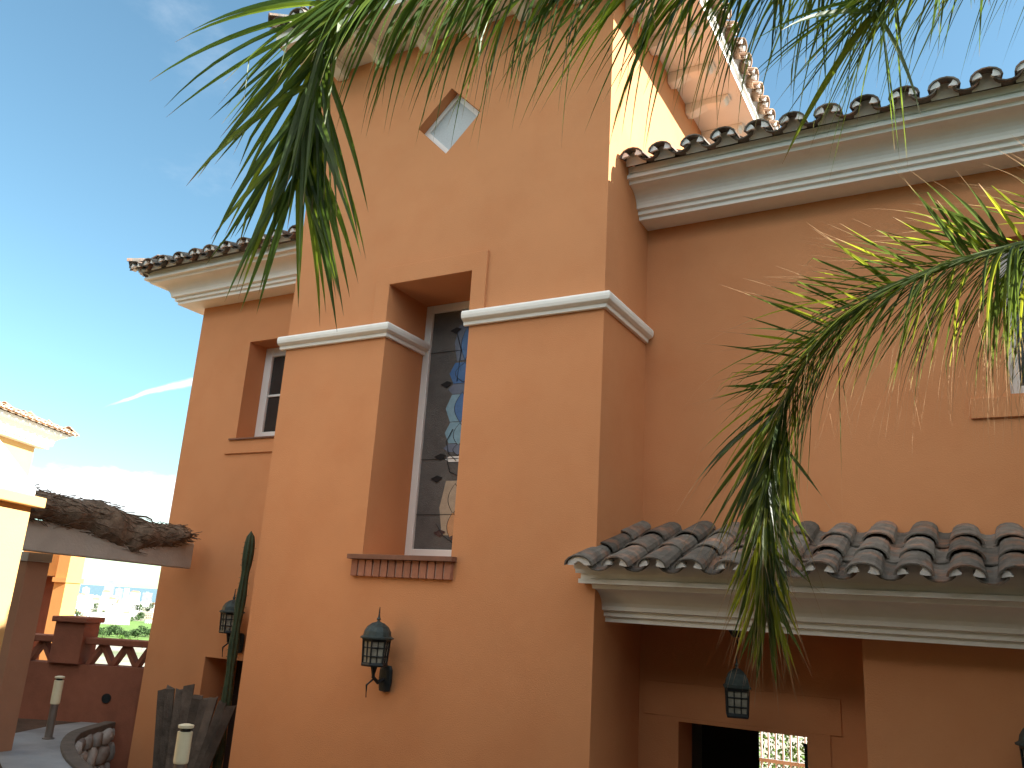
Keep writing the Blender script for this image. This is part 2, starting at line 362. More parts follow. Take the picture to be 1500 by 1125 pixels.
# stringcourse bands
def band_profile(z0): return [(0, z0), (.03, z0), (.034, z0+.03), (.05, z0+.035), (.072, z0+.05), (.078, z0+.075), (.078, z0+.10), (.066, z0+.118), (.03, z0+.125), (0, z0+.128)]
zb = 2.278
mb = MB(); sweep(mb, [(XT0-.06, YT), (-4.499, YT), (-4.499, 6.075)], band_profile(zb)); mb.build('stringcourse', M['cream'], villa, bevel=.004)
mb = MB(); sweep(mb, [(-3.66, YT), (XT1, YT), (XT1, YM-.02)], band_profile(zb)); mb.build('stringcourse', M['cream'], villa, bevel=.004)
# raised plaster surrounds
for a in ((-4.66, -3.475, 2.40, 2.944, YT-.022, YT+.01, [(-4.4985, -3.6205, 2.3, 2.7755)]), (-8.113+.75, -6.1, 1.50, 1.66, YM-.022, YM+.01, []), (0, 1.6, 1.475, 1.62, YM-.022, YM+.01, [])):
    mb = MB(); wall_slab(mb, 'x', *a[:6], holes=a[6]); mb.build('plaster_surround', M['stucco'], villa, bevel=.003)
mb = MB(); wall_slab(mb, 'x', -2.24, -1.01, ZF, -.69, YM-.010, YM+.01, holes=[(-2.0805, -1.1635, ZF-1, -.7205)])
wall_slab(mb, 'x', -2.36, -.935, -.69, -.45, YM-.011, YM+.01); mb.build('door_surround', M['stucco'], villa, bevel=.003)
# tall stained glass window
w = MB(); w.box((-4.60, YT-.075, .335), (-3.565, 6.10, .374)); w.build('sill_slab', M['silltile'], villa, bevel=.004)
w = MB(); x = -4.575; k = 0
while x < -3.60:
    w.box((x, YT-.035-random.uniform(0, .006), .20), (x+.062, YT+.02, .334)); x += .077; k += 1
w.box((-4.57, YT-.022, .205), (-3.60, YT+.015, .333), 1)
w.build('sill_brick_course', [M['brick'], mat('sill_mortar', (.55, .42, .34), .9)], villa, bevel=.003)
def window(x0, x1, z0, z1, y, fr=.07, mull=(), rails=(), pane='glass', name='window'):
    f = MB(); d = .06
    f.box((x0, y, z0), (x0+fr, y+d, z1)); f.box((x1-fr, y, z0), (x1, y+d, z1)); f.box((x0+fr, y+.001, z0), (x1-fr, y+d, z0+fr)); f.box((x0+fr, y+.001, z1-fr), (x1-fr, y+d, z1))
    for a in mull: f.box((a-.03, y+.008, z0+fr), (a+.03, y+d-.006, z1-fr))
    for b in rails: f.box((x0+fr, y+.012, b-.014), (x1-fr, y+d-.012, b+.014))
    fo = f.build(name, M['white'], villa, bevel=.006)
    p = MB(); p.box((x0+fr-.01, y+.03, z0+fr-.01), (x1-fr+.01, y+.04, z1-fr+.01)); p.build('pane', M[pane], fo)
    return fo
wy = 6.075
tf = window(-4.498, -3.621, .40, 2.775, wy, fr=.075, pane='grain', name='tall_window')
sg = MB(); gy = wy+.026
def blob(pts, mi, y=gy):
    n = len(pts); sg.add([(p[0], y, p[1]) for p in pts], [tuple(range(n))], mi)
def lens(cx, cz, hw, hh, mi, y=gy, n=10):
    pts = [(cx+hw*math.sin(math.pi*k/n)**1.0, cz-hh+2*hh*k/n) for k in range(n+1)]+[(cx-hw*math.sin(math.pi*k/n), cz-hh+2*hh*k/n) for k in range(n-1, 0, -1)]
    blob(pts, mi, y)
SG = ['lead', 'sg_blue', 'sg_paleblue', 'sg_steel', 'sg_peach', 'sg_sand', 'sg_plum', 'white']
cxs = -4.06
# background strip colours behind the lenses
for (z0, z1, mi, hw) in ((2.20, 2.55, 3, .10), (1.98, 2.18, 1, .13), (1.88, 1.975, 3, .13), (1.62, 1.875, 2, .14), (1.42, 1.615, 2, .13), (1.34, 1.415, 3, .13), (1.25, 1.3, 7, .10), (.60, 1.08, 5, .12)):
    blob([(cxs-hw*.6, z0), (cxs+hw+.2, z0), (cxs+hw+.2, z1), (cxs-hw*.6, z1), (cxs-hw, (z0+z1)/2)], mi)
for (cz, hh, hw, mi) in ((2.36, .16, .05, 1), (2.08, .09, .09, 1), (1.75, .14, .07, 1), (1.50, .10, .06, 2), (1.36, .05, .05, 3), (.92, .13, .06, 5), (.68, .12, .05, 4)):  # peach at the bottom is a reflection put into the glass colour
    lens(cxs+.03, cz, hw+.008, hh+.008, 0, gy-.002); lens(cxs+.03, cz, hw, hh, mi, gy-.004)
lens(cxs+.12, .80, .05, .2, 7, gy-.004)
for (a, b) in ((-4.16, 2.50), (-4.22, 1.98), (-4.22, 1.30), (-4.24, 1.10), (-4.16, .62), (-4.0, .58)):
    blob([(a-.06, b), (a+.01, b-.035), (a+.07, b+.01), (a+.01, b+.03)], 6 if b < 1.0 else 0, gy-.006)
sg.build('stained_glass', [M[n] for n in SG], tf)
ld = MB()
for q in (.78, 1.28, 2.30): ld.box((-4.423, gy-.004, q-.002), (-3.696, gy-.001, q+.002))
for pts in ([(-4.10, 1.55), (-4.16, 1.44), (-4.13, 1.33), (-4.04, 1.26)], [(-4.14, 1.28), (-4.10, 1.16), (-4.0, 1.12), (-3.95, 1.0), (-3.95, .5)], [(-3.95, 1.12), (-3.86, 1.16), (-3.82, 1.26)], [(-4.15, 2.5), (-4.08, 2.3), (-4.1, 2.0)], [(-4.2, .7), (-4.12, .6), (-4.0, .53)]):
    ld.tube([(a, gy-.006, b) for a, b in pts], .0035, 5)
ld.build('lead_lines', M['lead'], tf)
# diamond window
dm = MB(); yo = YT+.10
def dia(r, y): return [(dcx-r, y, dcz), (dcx, y, dcz-r), (dcx+r, y, dcz), (dcx, y, dcz+r)]
o4, i4 = dr-.001, dr-.062
dm.add(dia(o4, yo)+dia(i4, yo)+dia(i4, yo+.05)+dia(o4, yo+.05), [f for k in range(4) for f in ((k, (k+1) % 4, 4+(k+1) % 4, 4+k), (4+k, 4+(k+1) % 4, 8+(k+1) % 4, 8+k), (12+(k+1) % 4, 12+k, 8+k, 8+(k+1) % 4))])
df = dm.build('diamond_window', M['white'], villa)
dm = MB(); dm.add(dia(i4+.004, yo+.02)+dia(i4+.004, yo+.03), [(0, 1, 2, 3), (7, 6, 5, 4)]); dm.build('pane', M['frost'], df)
# left wing window and door, right window
window(-7.229, -6.251, 1.69, 2.817, YM+.26, fr=.11, rails=(2.23,), name='window')
window(.251, 1.349, 1.66, 2.799, YM+.14, fr=.07, mull=(.8,), name='window')
w = MB(); w.box((-7.30, YM-.045, 1.652), (-6.18, YM+.258, 1.6705)); w.build('window_sill', M['silltile'], villa, bevel=.003)
w = MB(); w.box((-6.80, YM+.30, ZF), (-6.72, YM+.38, -.656)); w.box((-6.42, YM+.30, ZF), (-6.351, YM+.38, -.656)); w.box((-6.72, YM+.301, -.74), (-6.42, YM+.38, -.656))
dfm = w.build('door', M['white'], villa)
w = MB(); w.box((-6.72, YM+.33, ZF), (-6.42, YM+.36, -.74)); w.build('door_panel', M['glass'], dfm)
w = MB(); w.box((-7.189, YM+.45, ZF), (-6.80, YM+.50, -.656)); w.build('door_leaf', mat('dark_door_wood', (.05, .03, .022), .7, var=.2), villa)
# bars at the rear opening
w = MB(); x = -2.5
while x < -1.2:
    w.tube([(x, 10.5, -2.75), (x, 10.5, -.55)], .011, 8); x += .082
w.box((-2.6, 10.485, -1.50), (-1.2, 10.515, -1.46)); w.box((-2.6, 10.485, -.60), (-1.2, 10.515, -.56))
tag(w.build('railing', M['white']), 'white barred railing seen through the dark doorway', 'railing')

# ---------------------------------------------------------------- barrel tile roofs
TH = .68
def tile_geo(mb, o, u, s, n, r0_, r1_, L, invert, mi, lift=0.0, th=.013, seg=7):
    """one barrel tile: o front centre, u across, s upslope, n normal"""
    vs = []; fs = []
    for (r, d) in ((r0_, 0.0), (r1_, L)):
        for rr in (r, r-th):
            for k in range(seg+1):
                a = math.pi*k/seg; c, sn = math.cos(a), math.sin(a)
                h = (1-sn)*rr + (r-rr)*0 if invert else sn*rr
                if invert: h = r - sn*rr
                vs.append(o + u*(c*rr) + s*d + n*(h*TH))
    m = seg+1
    for k in range(seg):
        fs.append((k, k+1, 2*m+k+1, 2*m+k)); fs.append((m+k+1, m+k, 3*m+k, 3*m+k+1))
        fs.append((k+1, k, m+k, m+k+1)); fs.append((2*m+k, 2*m+k+1, 3*m+k+1, 3*m+k))
    for k in (0, seg): fs.append((k, 2*m+k, 3*m+k, m+k))
    mb.add(vs, fs, mi)
def mortar_geo(mb, o, u, s, n, R_, mi, full=False):
    if full:
        segs = [(0, math.pi, .055)]
    else: segs = [(0.0, .95+random.uniform(-.15, .2), .06), (math.pi-.95+random.uniform(-.2, .15), math.pi, .06)]
    for (a0, a1, t) in segs:
        N = 6; vs = []; fs = []
        for d in (.012, .06):
            for q in (0, 1):
                for k in range(N+1):
                    a = a0+(a1-a0)*k/N; e = 1 if full else math.sin(math.pi*min(1, (k+1.2)/(N+1.4)))
                    rr = R_-.004-(t*e*(.9+.3*noise.noise(Vector((o.x*9+k, o.y*9, a0))))) if q else R_-.004
                    vs.append(o+u*(math.cos(a)*rr)+n*(math.sin(a)*rr*TH)+s*d)
        m = N+1
        for k in range(N): fs += [(k, k+1, m+k+1, m+k), (2*m+k+1, 2*m+k, 3*m+k, 3*m+k+1), (m+k, m+k+1, 3*m+k+1, 3*m+k)]
        fs += [(0, m, 3*m, 2*m), (N, 2*m+N, 3*m+N, m+N)]
        mb.add(vs, fs, mi)
def tile_roof(name, parent, origin, u, down, slope, width, run, pitch=.257, expo=.36, inside=None, mats=None, deck=True, start=.5, first_full=False, mortar=True, rad=.092):
    """origin: eave line start at deck tip level; u along the eave; down = horizontal outward dir; slope rad"""
    u = Vector(u).normalized(); dn = Vector(down).normalized()
    s = (-dn*math.cos(slope)+Vector((0, 0, math.sin(slope)))).normalized(); n = (dn*math.sin(slope)+Vector((0, 0, math.cos(slope)))).normalized()
    origin = Vector(origin); mb = MB(); mm = MB(); L = run/math.cos(slope)
    cols = int(width/pitch)+1; rows = max(1, int(math.ceil(L/expo)))
    for c in range(-1, cols+1):
        for half in (0, 1):
            x = (start+c+(.5 if half else 0))*pitch
            if x < -.02 or x > width+.02: continue
            for r in range(rows):
                y = r*expo
                if inside and not inside(x, y+.12): continue
                tl = min(expo+.07, L-y+.02)
                if tl < .1: continue
                j = random.uniform
                uj = (u+s*j(-.025, .025)).normalized(); nj = (n+s*j(-.02, .02)).normalized(); sj = uj.cross(nj); sj = sj if sj.dot(s) > 0 else -sj
                p = origin+u*(x+j(-.006, .006))+s*(y+j(-.012, .012)+(.035 if half and r == 0 else 0))
                if half: tile_geo(mb, p+n*(.0+(.012 if r else 0)), uj, (sj+nj*(-.012/ tl if r else 0)).normalized(), nj, rad-.004, rad-.014, tl, True, 0)
                else:
                    b = .032
                    tile_geo(mb, p+n*(b+.014), uj, (sj-nj*.03).normalized(), nj, rad+.010+j(-.003, .004), rad-.010, tl, False, 0)
                    if r == 0 and mortar:
                        q_ = p+n*(b+.010)+s*.115; rr_ = rad-.004; kk = [q_+uj*(math.cos(math.pi*k_/8)*rr_)+nj*(math.sin(math.pi*k_/8)*rr_*TH) for k_ in range(9)]
                        mb.add(kk+[q_+uj*(-rr_)-nj*.05, q_+uj*rr_-nj*.05], [tuple(range(9))+(9, 10)], 1)
                    if r == 0 and mortar: mortar_geo(mm, p+n*(b+.012), uj, sj, nj, rad-.002, 0, full=(first_full and c <= 0))
    if deck:
        a = origin+s*.17-n*.004; b = a+u*width
        top = s*(L-.17)
        if inside is None: mb2 = [a, b, b+top, a+top]
        else: mb2 = None
        if mb2: mb.add(mb2+[q-n*.05 for q in mb2], [(0, 1, 2, 3), (7, 6, 5, 4), (1, 0, 4, 5), (3, 2, 6, 7), (0, 3, 7, 4), (2, 1, 5, 6)], 1)
    mats = mats or [M['tile'], M['cream']]
    o = mb.build(name, mats, parent, smooth=False)
    if mortar: mm.build('mortar_bedding', M['mortar'], o)
    return o
SL = R(18.5)
# lower porch roof
tile_roof('porch_roof', villa, (XT1-.115, 5.238, .280), (1, 0, 0), (0, -1, 0), SL, 6.95, YM-5.235, inside=None, start=.42, first_full=True, expo=.40)
# flashing of mortar where it meets the wall
# main roof
tile_roof('main_roof', villa, (XT1+.01, 5.735, ZS+.302), (1, 0, 0), (0, -1, 0), SL, 17.0, 3.4, start=.35)
mb = MB(); mb.add([(XT1, 8.9, ZS+.25+3.2*math.tan(SL)-.05), (14.6, 8.9, ZS+.25+3.2*math.tan(SL)-.05), (14.6, 10.9, ZS+.25), (XT1, 10.9, ZS+.25)], [(0, 1, 2, 3)])
mb.add([(XT0-2.3, 8.9, ZS+.25), (XT0-2.3, 10.9, ZS+.25), (XT1, 10.9, ZS+.25), (XT1, 8.9, ZS+.25)], [(0, 1, 2, 3)])
mb.build('rear_roof', M['tile'], villa)
# left wing hip roof: front and side planes
cx0 = XL-.64; wl = (XT0-.01)-cx0
tile_roof('wing_roof', villa, (cx0, YM-.68, ZS+.302), (1, 0, 0), (0, -1, 0), SL, wl, 2.2, start=.55, inside=lambda x, y: x > y*.95-.1, deck=False)
tile_roof('wing_roof', villa, (cx0, YM-.68, ZS+.302), (0, 1, 0), (-1, 0, 0), SL, 4.9, 2.2, start=.55, inside=lambda x, y: x > y*.95-.1 and x < 4.9-y, deck=False)
hr = 2.2*math.tan(SL)
mb = MB(); q0 = ZS+.302+.03
mb.add([(cx0+.15, YM-.57, q0), (XT0-.005, YM-.57, q0), (XT0-.005, YM-.57+2.05, q0+hr-.05), (cx0+.15+2.05, YM-.57+2.05, q0+hr-.05), (cx0+.15, YM+4.2, q0), (cx0+2.2, YM+2.2, q0+hr-.05)], [(0, 1, 2, 3), (0, 3, 5, 4)])
mb.build('roof_deck', M['tile'], villa)
def hip_caps(name, p0, p1, parent, mats=None, r=.10):
    p0, p1 = Vector(p0), Vector(p1); d = (p1-p0); L = d.length; d.normalize(); uu_ = d.cross(Vector((0, 0, 1))).normalized(); nn = uu_.cross(d); mb = MB(); k = 0.0
    while k < L-.1:
        tile_geo(mb, p0+d*k+nn*(.03), uu_, (d-nn*.03).normalized(), nn, r, r-.02, .43, False, 0); k += .36
    return mb.build(name, mats or M['tile'], parent)
hip_caps('hip_ridge', (cx0+.0, YM-.68+.0, ZS+.302+.08), (cx0+2.2, YM-.68+2.2, ZS+.302+hr+.08), villa)
# tower eave: soffit, fascia, corbels, hip roof
OV = .565
mb = MB()
x0, x1, y0, y1 = XT0-.05, XT1+OV, YT-OV, 8.8+OV
mb.box((x0, y0, ZTS), (x1, y1, ZTS+.05)); M['soffit'] = mat('soffit_paint', (.86, .84, .78), .8, var=.03, bump=.1); mb.build('tower_soffit', M['soffit'], villa)
mb = MB(); sweep(mb, [(x0, y1), (x0, y0), (x1, y0), (x1, y1), (x0, y1)], [(.001, ZTS-.012), (.022, ZTS-.012), (.022, ZTS+.045), (.05, ZTS+.06), (.05, ZTS+.11), (.001, ZTS+.11)]); mb.build('tower_fascia', M['cream'], villa)
def corbel(mb, base, out, side):
    prof = [(0, 0), (0, -.115), (.04, -.125), (.09, -.115), (.15, -.085), (.22, -.065), (.30, -.068), (.36, -.08), (.41, -.07), (.43, -.05), (.43, -.03), (.46, -.022), (.46, 0)]
    base, out, side = Vector(base), Vector(out), Vector(side); hw = .06; m = len(prof)
    vs = [base+out*a+Vector((0, 0, b))+side*(hw*sg_) for sg_ in (-1, 1) for a, b in prof]
    fs = [tuple(range(m)), tuple(range(m, 2*m))[::-1]]+[(k, m+k, m+(k+1) % m, (k+1) % m) for k in range(m)]
    mb.add(vs, fs)
for k in range(7):
    mb = MB(); corbel(mb, (-5.40+k*.535, YT, ZTS-.001), (0, -1, 0), (1, 0, 0)); mb.build('corbel', M['soffit'], villa, bevel=.008)
for k in range(6):
    mb = MB(); corbel(mb, (XT1, 5.80+k*.575, ZTS-.001), (1, 0, 0), (0, 1, 0)); mb.build('corbel', M['soffit'], villa, bevel=.008)
tw, tl_ = x1-x0+.21, y1-y0+.3; zt = ZTS+.095; X0, Y0, X1, Y1 = x0-.06, y0-.15, x1+.15, y1+.15
for (org, u_, d_, wid_) in (((X0, Y0, zt), (1, 0, 0), (0, -1, 0), tw), ((X1, Y0, zt), (0, 1, 0), (1, 0, 0), tl_), ((X0, Y0, zt), (0, 1, 0), (-1, 0, 0), tl_), ((X0, Y1, zt), (1, 0, 0), (0, 1, 0), tw)):
    tile_roof('tower_roof', villa, org, u_, d_, R(22), wid_, tw/2, start=.5, inside=lambda x, y, w_=wid_: y*.93 < x+.05 and y*.93 < w_-x+.05, deck=False, mats=[M['tile_pale'], M['mortar']] if d_[0] > 0 else None)  # sun-facing slope gets a paler tile, sunlight put into its colour
mb = MB(); ch = (tw/2-.2)*math.tan(R(22)); zz = zt+.06
mb.add([(X0+.2, Y0+.2, zz), (X1-.2, Y0+.2, zz), (X1-.2, Y1-.2, zz), (X0+.2, Y1-.2, zz), ((X0+X1)/2, (Y0+Y1)/2, zz+ch)], [(0, 1, 4), (1, 2, 4), (2, 3, 4), (3, 0, 4)])
mb.build('roof_deck', M['tile'], villa)
for (a, b) in ((X0, Y0), (X1, Y0), (X1, Y1), (X0, Y1)): hip_caps('hip_ridge', (a, b, zt+.09), ((X0+X1)/2, (Y0+Y1)/2, zt+.13+(tw/2)*math.tan(R(22))), villa)

# ---------------------------------------------------------------- lanterns
def lantern_body(root, r, h, wall=True):
    """octagonal/square caged lantern, root at body bottom centre"""
    c = root.location
    n = 4 if not wall else 6
    g = MB(); g.lathe([(r*.80, .01), (r*.90, h*.98)], c, n, rotz=.3); g.build('lamp_glass', M['lampglass'], root)
    f = MB(); f.lathe([(r*.90, -.012), (r*.96, 0), (r*.90, .018)], c, n, rotz=.3); f.lathe([(r, h-.02), (r*1.06, h), (r*1.0, h+.012)], c, n, rotz=.3)
    for k in range(n):
        w0 = 2*math.pi*(k+.5)/n+.3; w1 = 2*math.pi*(k+1.5)/n+.3
        P = lambda w_, t, f_: Vector((c.x+math.cos(w_)*r*(.86+.1*t)*f_, c.y+math.sin(w_)*r*(.86+.1*t)*f_, c.z+h*t))
        f.tube([P(w0, 0, 1), P(w0, 1, 1)], .008, 6)
        for q in ((1/3, 2/3) if n == 4 else (.5,)):
            a0, a1 = P(w0, 0, 1), P(w1, 0, 1); b0, b1 = P(w0, 1, 1), P(w1, 1, 1); f.tube([a0.lerp(a1, q), b0.lerp(b1, q)], .0045, 5)
        for q in (.33, .66): f.tube([P(w0, q, 1), P(w1, q, 1)], .0045, 5)
    f.build('cage', M['iron'], root)
    d = MB(); d.lathe([(r*1.18, h+.0), (r*1.20, h+.010), (r*1.02, h+.022), (r*.95, h+.055), (r*.76, h+.09), (r*.45, h+.115), (r*.14, h+.126), (r*.10, h+.136), (r*.16, h+.146), (r*.08, h+.16), (r*.05, h+.19)], c, 12 if wall else 4, rotz=.3)
    d.build('dome', M['verdigris'], root)
def wall_lantern(loc, label, grp, out=.17, flip=1):
    e = empty('wall_lantern', loc, label, 'wall lantern', grp)
    lantern_body(e, .108, .19)
    c = e.location; b = MB()
    b.tube([c+Vector((0, 0, .38)), c+Vector((0, 0, .425))], [.006, .003], 6)
    yw = c.y+out
    b.lathe([(.0, -.075), (.05, -.065), (.062, -.0), (.06, .09), (.045, .12), (0, .125)], (c.x+.01, yw-.028, c.z-.13), 14, sy=.45)
    b.tube([(c.x+.01, yw-.03, c.z-.10), (c.x, c.y+.06, c.z-.13), (c.x, c.y, c.z-.09), (c.x, c.y, c.z-.0)], [.016, .016, .014, .03], 8)
    b.tube([(c.x-.005, c.y+.02, c.z-.10), (c.x-.04, c.y-.02, c.z-.15), (c.x-.05, c.y-.0, c.z-.24)], [.008, .008, .004], 6)
    b.build('bracket', M['iron'], e)
    return e
wall_lantern((-4.13, YT-.17, -.46), 'caged wall lantern below the tall window on the tower', 'caged wall lanterns')
wall_lantern((-6.71, YM-.17, -.38), 'dark wall lantern half hidden behind the tall cactus', 'caged wall lanterns')
wall_lantern((.20, 5.92-.17, -.74), 'wall lantern cut by the right edge under the porch cornice', 'caged wall lanterns')
e = empty('hanging_lantern', at(1080, 1048, 5.55), 'square black lantern hanging on a rod in front of the entrance', 'hanging lantern')
lantern_body(e, .105, .175, wall=False); c = e.location
b = MB(); b.tube([c+Vector((0, 0, .35)), c+Vector((0, 0, .40)), c+Vector((.012, 0, .45)), c+Vector((0, 0, .50)), (c.x, c.y, ZLOW-.03)], .006, 6)
b.lathe([(.0, -.05), (.03, -.045), (.05, -.012), (.055, .002)], (c.x, c.y, ZLOW), 14); b.build('hanging_rod', M['iron'], e)

# ---------------------------------------------------------------- ground, terrace, path
ZT = -1.45
mb = MB(); RR = [0, 12, 22, 40, 80, 160, 300, 500, 900, 1500, 2300, 3000]; NA = 72
def gz(r, a):
    dx, dy = math.cos(a), math.sin(a)
    t = max(0, min(1, (r-24)/420)); h = -2.9-47.1*(t*t*(3-2*t))
    back = max(0, -(dx*-.87+dy*.48))       # hillside rises on the inland side
    if r > 22: h += back*min(60, (r-22)*.18)+back*(47.1*(t*t*(3-2*t)))
    return h + (noise.noise(Vector((dx*r*.01, dy*r*.01, 0)))*1.5 if r > 40 else 0)
vs = [(0, 0, -2.9)]; fs = []
for r in RR[1:]:
    for k in range(NA): a = 2*math.pi*k/NA; vs.append((r*math.cos(a), r*math.sin(a), gz(r, a)))
for k in range(NA): fs.append((0, 1+k, 1+(k+1) % NA))
for i in range(len(RR)-2):
    for k in range(NA): fs.append((1+i*NA+k, 1+(i+1)*NA+k, 1+(i+1)*NA+(k+1) % NA, 1+i*NA+(k+1) % NA))
mb.add(vs, fs); tag(mb.build('ground', M['land'], smooth=True), kind='structure')
mb = MB(); mb.add([(-80000, -80000, -51.5), (80000, -80000, -51.5), (80000, 80000, -51.5), (-80000, 80000, -51.5)], [(0, 1, 2, 3)]); tag(mb.build('sea', M['sea']), kind='structure')
mb = MB(); mb.add([(-9, 2, -2.86), (9, 2, -2.86), (9, 12, -2.86), (-9, 12, -2.86)], [(0, 1, 2, 3)]); tag(mb.build('yard', M['yard']), kind='structure')
curve = [(-8.10, 7.00), (-8.45, 6.75), (-8.50, 6.50), (-8.40, 6.28), (-8.2, 5.92), (-7.98, 5.62), (-7.45, 5.20), (-6.6, 4.75), (-5.4, 4.35), (-4.0, 4.05), (-2.2, 3.75), (0, 3.4), (3, 3.2), (9, 3.1)]
def smooth(pts, n=4):
    out = []
    for i in range(len(pts)-1):
        p0, p1, p2, p3 = [Vector(pts[max(0, min(len(pts)-1, i+k))]) for k in (-1, 0, 1, 2)]
        for k in range(n):
            t = k/n; out.append(.5*((2*p1)+(p2-p0)*t+(2*p0-5*p1+4*p2-p3)*t*t+(3*p1-p0-3*p2+p3)*t**3))
    out.append(Vector(pts[-1])); return out
cs = smooth(curve)
terr = [(p.x, p.y) for p in cs]+[(14, 3), (14, -14), (-14, -14), (-14, 3.4), (-11.2, 4.98), (-8.12, 6.63)]
mb = MB(); mb.prism(terr[::-1], -3.1, ZT); tag(mb.build('terrace_ground', M['soil']), kind='structure')
# path sheet
inner = [p for p in cs if p.x < -4][1:]
outer = [(-4.2, 3.0), (-6.0, 3.9), (-7.0, 4.35), (-7.3, 4.5), (-7.85, 4.3), (-8.32, 5.10), (-8.63, 5.80), (-8.72, 6.28)]
poly = [(p.x*1.0, p.y*1.0) for p in inner]+outer[::1]
# order: along the kerb towards the viewer, then back along the far edge
mb = MB(); n_ = len(poly); mb.add([(x, y, ZT+.005) for x, y in poly], [tuple(range(n_))]); tag(mb.build('path', M['path']), kind='structure')
# retaining wall of stones along the curve
rw = empty('retaining_wall', (-8.0, 5.6, -2.86), 'low curved wall of rough pale stones edging the path', 'stone wall')
st = MB(); random.seed(3)
ln = [0]
for a, b in zip(cs[:-1], cs[1:]): ln.append(ln[-1]+(b-a).length)
def oncurve(s):
    for i in range(len(cs)-1):
        if ln[i+1] >= s: t = (s-ln[i])/(ln[i+1]-ln[i]+1e-9); p = cs[i].lerp(cs[i+1], t); d = (cs[i+1]-cs[i]).normalized(); return p, d
    return cs[-1], (cs[-1]-cs[-2]).normalized()
def stone(mb, c, ax, sx, sy, sz):
    vs = []; fs = []; nu, nv = 9, 6; sd = random.uniform(0, 99)
    for j in range(nv+1):
        th = math.pi*j/nv
        for i in range(nu):
            ph = 2*math.pi*i/nu; d = Vector((math.sin(th)*math.cos(ph), math.sin(th)*math.sin(ph), math.cos(th)))
            e = Vector([math.copysign(abs(q)**.62, q) for q in d]); e *= 1+.22*noise.noise(d*1.4+Vector((sd, 0, 0)))
            vs.append(Vector(c)+Vector((ax.x, ax.y, 0))*(e.x*sx)+Vector((-ax.y, ax.x, 0))*(e.y*sy)+Vector((0, 0, e.z*sz)))
    for j in range(nv):
        for i in range(nu): fs.append((j*nu+i, j*nu+(i+1) % nu, (j+1)*nu+(i+1) % nu, (j+1)*nu+i))
    mb.add(vs, fs)
zr = -2.82
while zr < ZT-.10:
    hh = random.uniform(.15, .2); s_ = random.uniform(0, .1)
    while s_ < 6.2:
        ww = random.uniform(.14, .27); p, d = oncurve(s_+ww/2); nrm_ = Vector((-d.y, d.x))
        stone(st, (p.x+nrm_.x*.02, p.y+nrm_.y*.02, zr+hh/2), d, ww/2*1.02, .09+random.uniform(-.01, .02), hh/2*1.05); s_ += ww+.01
    zr += hh
st.build('stones', M['stone'], rw, smooth=True)
bk = MB(); pp = [p for p in cs if p.x < -3]
nn_ = len(pp)
for i in range(nn_-1):
    a, b = pp[i], pp[i+1]; d = (b-a).normalized(); q = Vector((-d.y, d.x))*.05
    bk.add([(a.x, a.y, -2.86), (b.x, b.y, -2.86), (b.x+q.x, b.y+q.y, -2.86), (a.x+q.x, a.y+q.y, -2.86), (a.x, a.y, ZT-.03), (b.x, b.y, ZT-.03), (b.x+q.x, b.y+q.y, ZT-.03), (a.x+q.x, a.y+q.y, ZT-.03)], [(3, 2, 6, 7), (4, 7, 6, 5)])
bk.build('mortar_core', M['stonemortar'], rw)
cp = MB(); 
for i in range(nn_):
    pass
def strip(mb, pts, off0, off1, z0, z1):
    P = []
    for i, p in enumerate(pts):
        d = (pts[min(i+1, len(pts)-1)]-pts[max(i-1, 0)]).normalized(); q = Vector((-d.y, d.x)); P.append((p+q*off0, p+q*off1))
    vs = []; 
    for a, b in P: vs += [(a.x, a.y, z0), (b.x, b.y, z0), (b.x, b.y, z1), (a.x, a.y, z1)]
    fs = [(4*i+k, 4*(i+1)+k, 4*(i+1)+(k+1) % 4, 4*i+(k+1) % 4) for i in range(len(P)-1) for k in range(4)]+[(0, 1, 2, 3), tuple(4*(len(P)-1)+k for k in (3, 2, 1, 0))]
    mb.add(vs, fs)
strip(cp, pp, -.05, .07, ZT-.035, ZT+.03); cp.build('coping', M['coping'], rw, bevel=.01)

# ---------------------------------------------------------------- lattice parapet
A = Vector((.88, .474)).normalized()
bal = empty('parapet_wall', (-9.0, 6.3, -1.6), 'low terracotta parapet with triangular brick lattice, seen beyond the path', 'parapet')
def lb(mb, t0, t1, z0, z1, w, mi=0, off=0):
    o = Vector((-8.10, 6.66)); q = Vector((-A.y, A.x)); vs = []
    for z_ in (z0, z1):
        for (t, s__) in ((t0, -1), (t1, -1), (t1, 1), (t0, 1)):
            p = o-A*t+q*(s__*w/2+off); vs.append((p.x, p.y, z_))
    mb.add(vs, [(0, 3, 2, 1), (4, 5, 6, 7), (0, 1, 5, 4), (1, 2, 6, 5), (2, 3, 7, 6), (3, 0, 4, 7)], mi)
m1 = MB(); lb(m1, 0, 3.6, -3.0, -.86, .24); m1.build('wall', M['redwall'], bal)
m1 = MB(); lb(m1, 0, .88, -.645, -.575, .22); lb(m1, 1.22, 3.6, -.645, -.575, .22); m1.build('rail', M['redwall'], bal, bevel=.01)
m1 = MB(); lb(m1, .88, 1.22, -.859, -.42, .34); lb(m1, .85, 1.25, -.42, -.36, .42); m1.build('pillar', M['redwall'], bal, bevel=.01)
m1 = MB(); o_ = Vector((-8.10, 6.66)); q_ = Vector((-A.y, A.x))*.06
def diag(t0, t1):
    th = .026
    a = o_-A*t0; b = o_-A*t1; vs = []
    for p, z_ in ((a, -.858), (b, -.647)):
        for sx_ in (-th, th):
            for sg_ in (-1, 1):
                w_ = p-A*sx_+q_*sg_; vs.append((w_.x, w_.y, z_))
    m1.add(vs, [(0, 1, 3, 2), (4, 6, 7, 5), (0, 2, 6, 4), (1, 5, 7, 3), (0, 4, 5, 1), (2, 3, 7, 6)])
t = .02
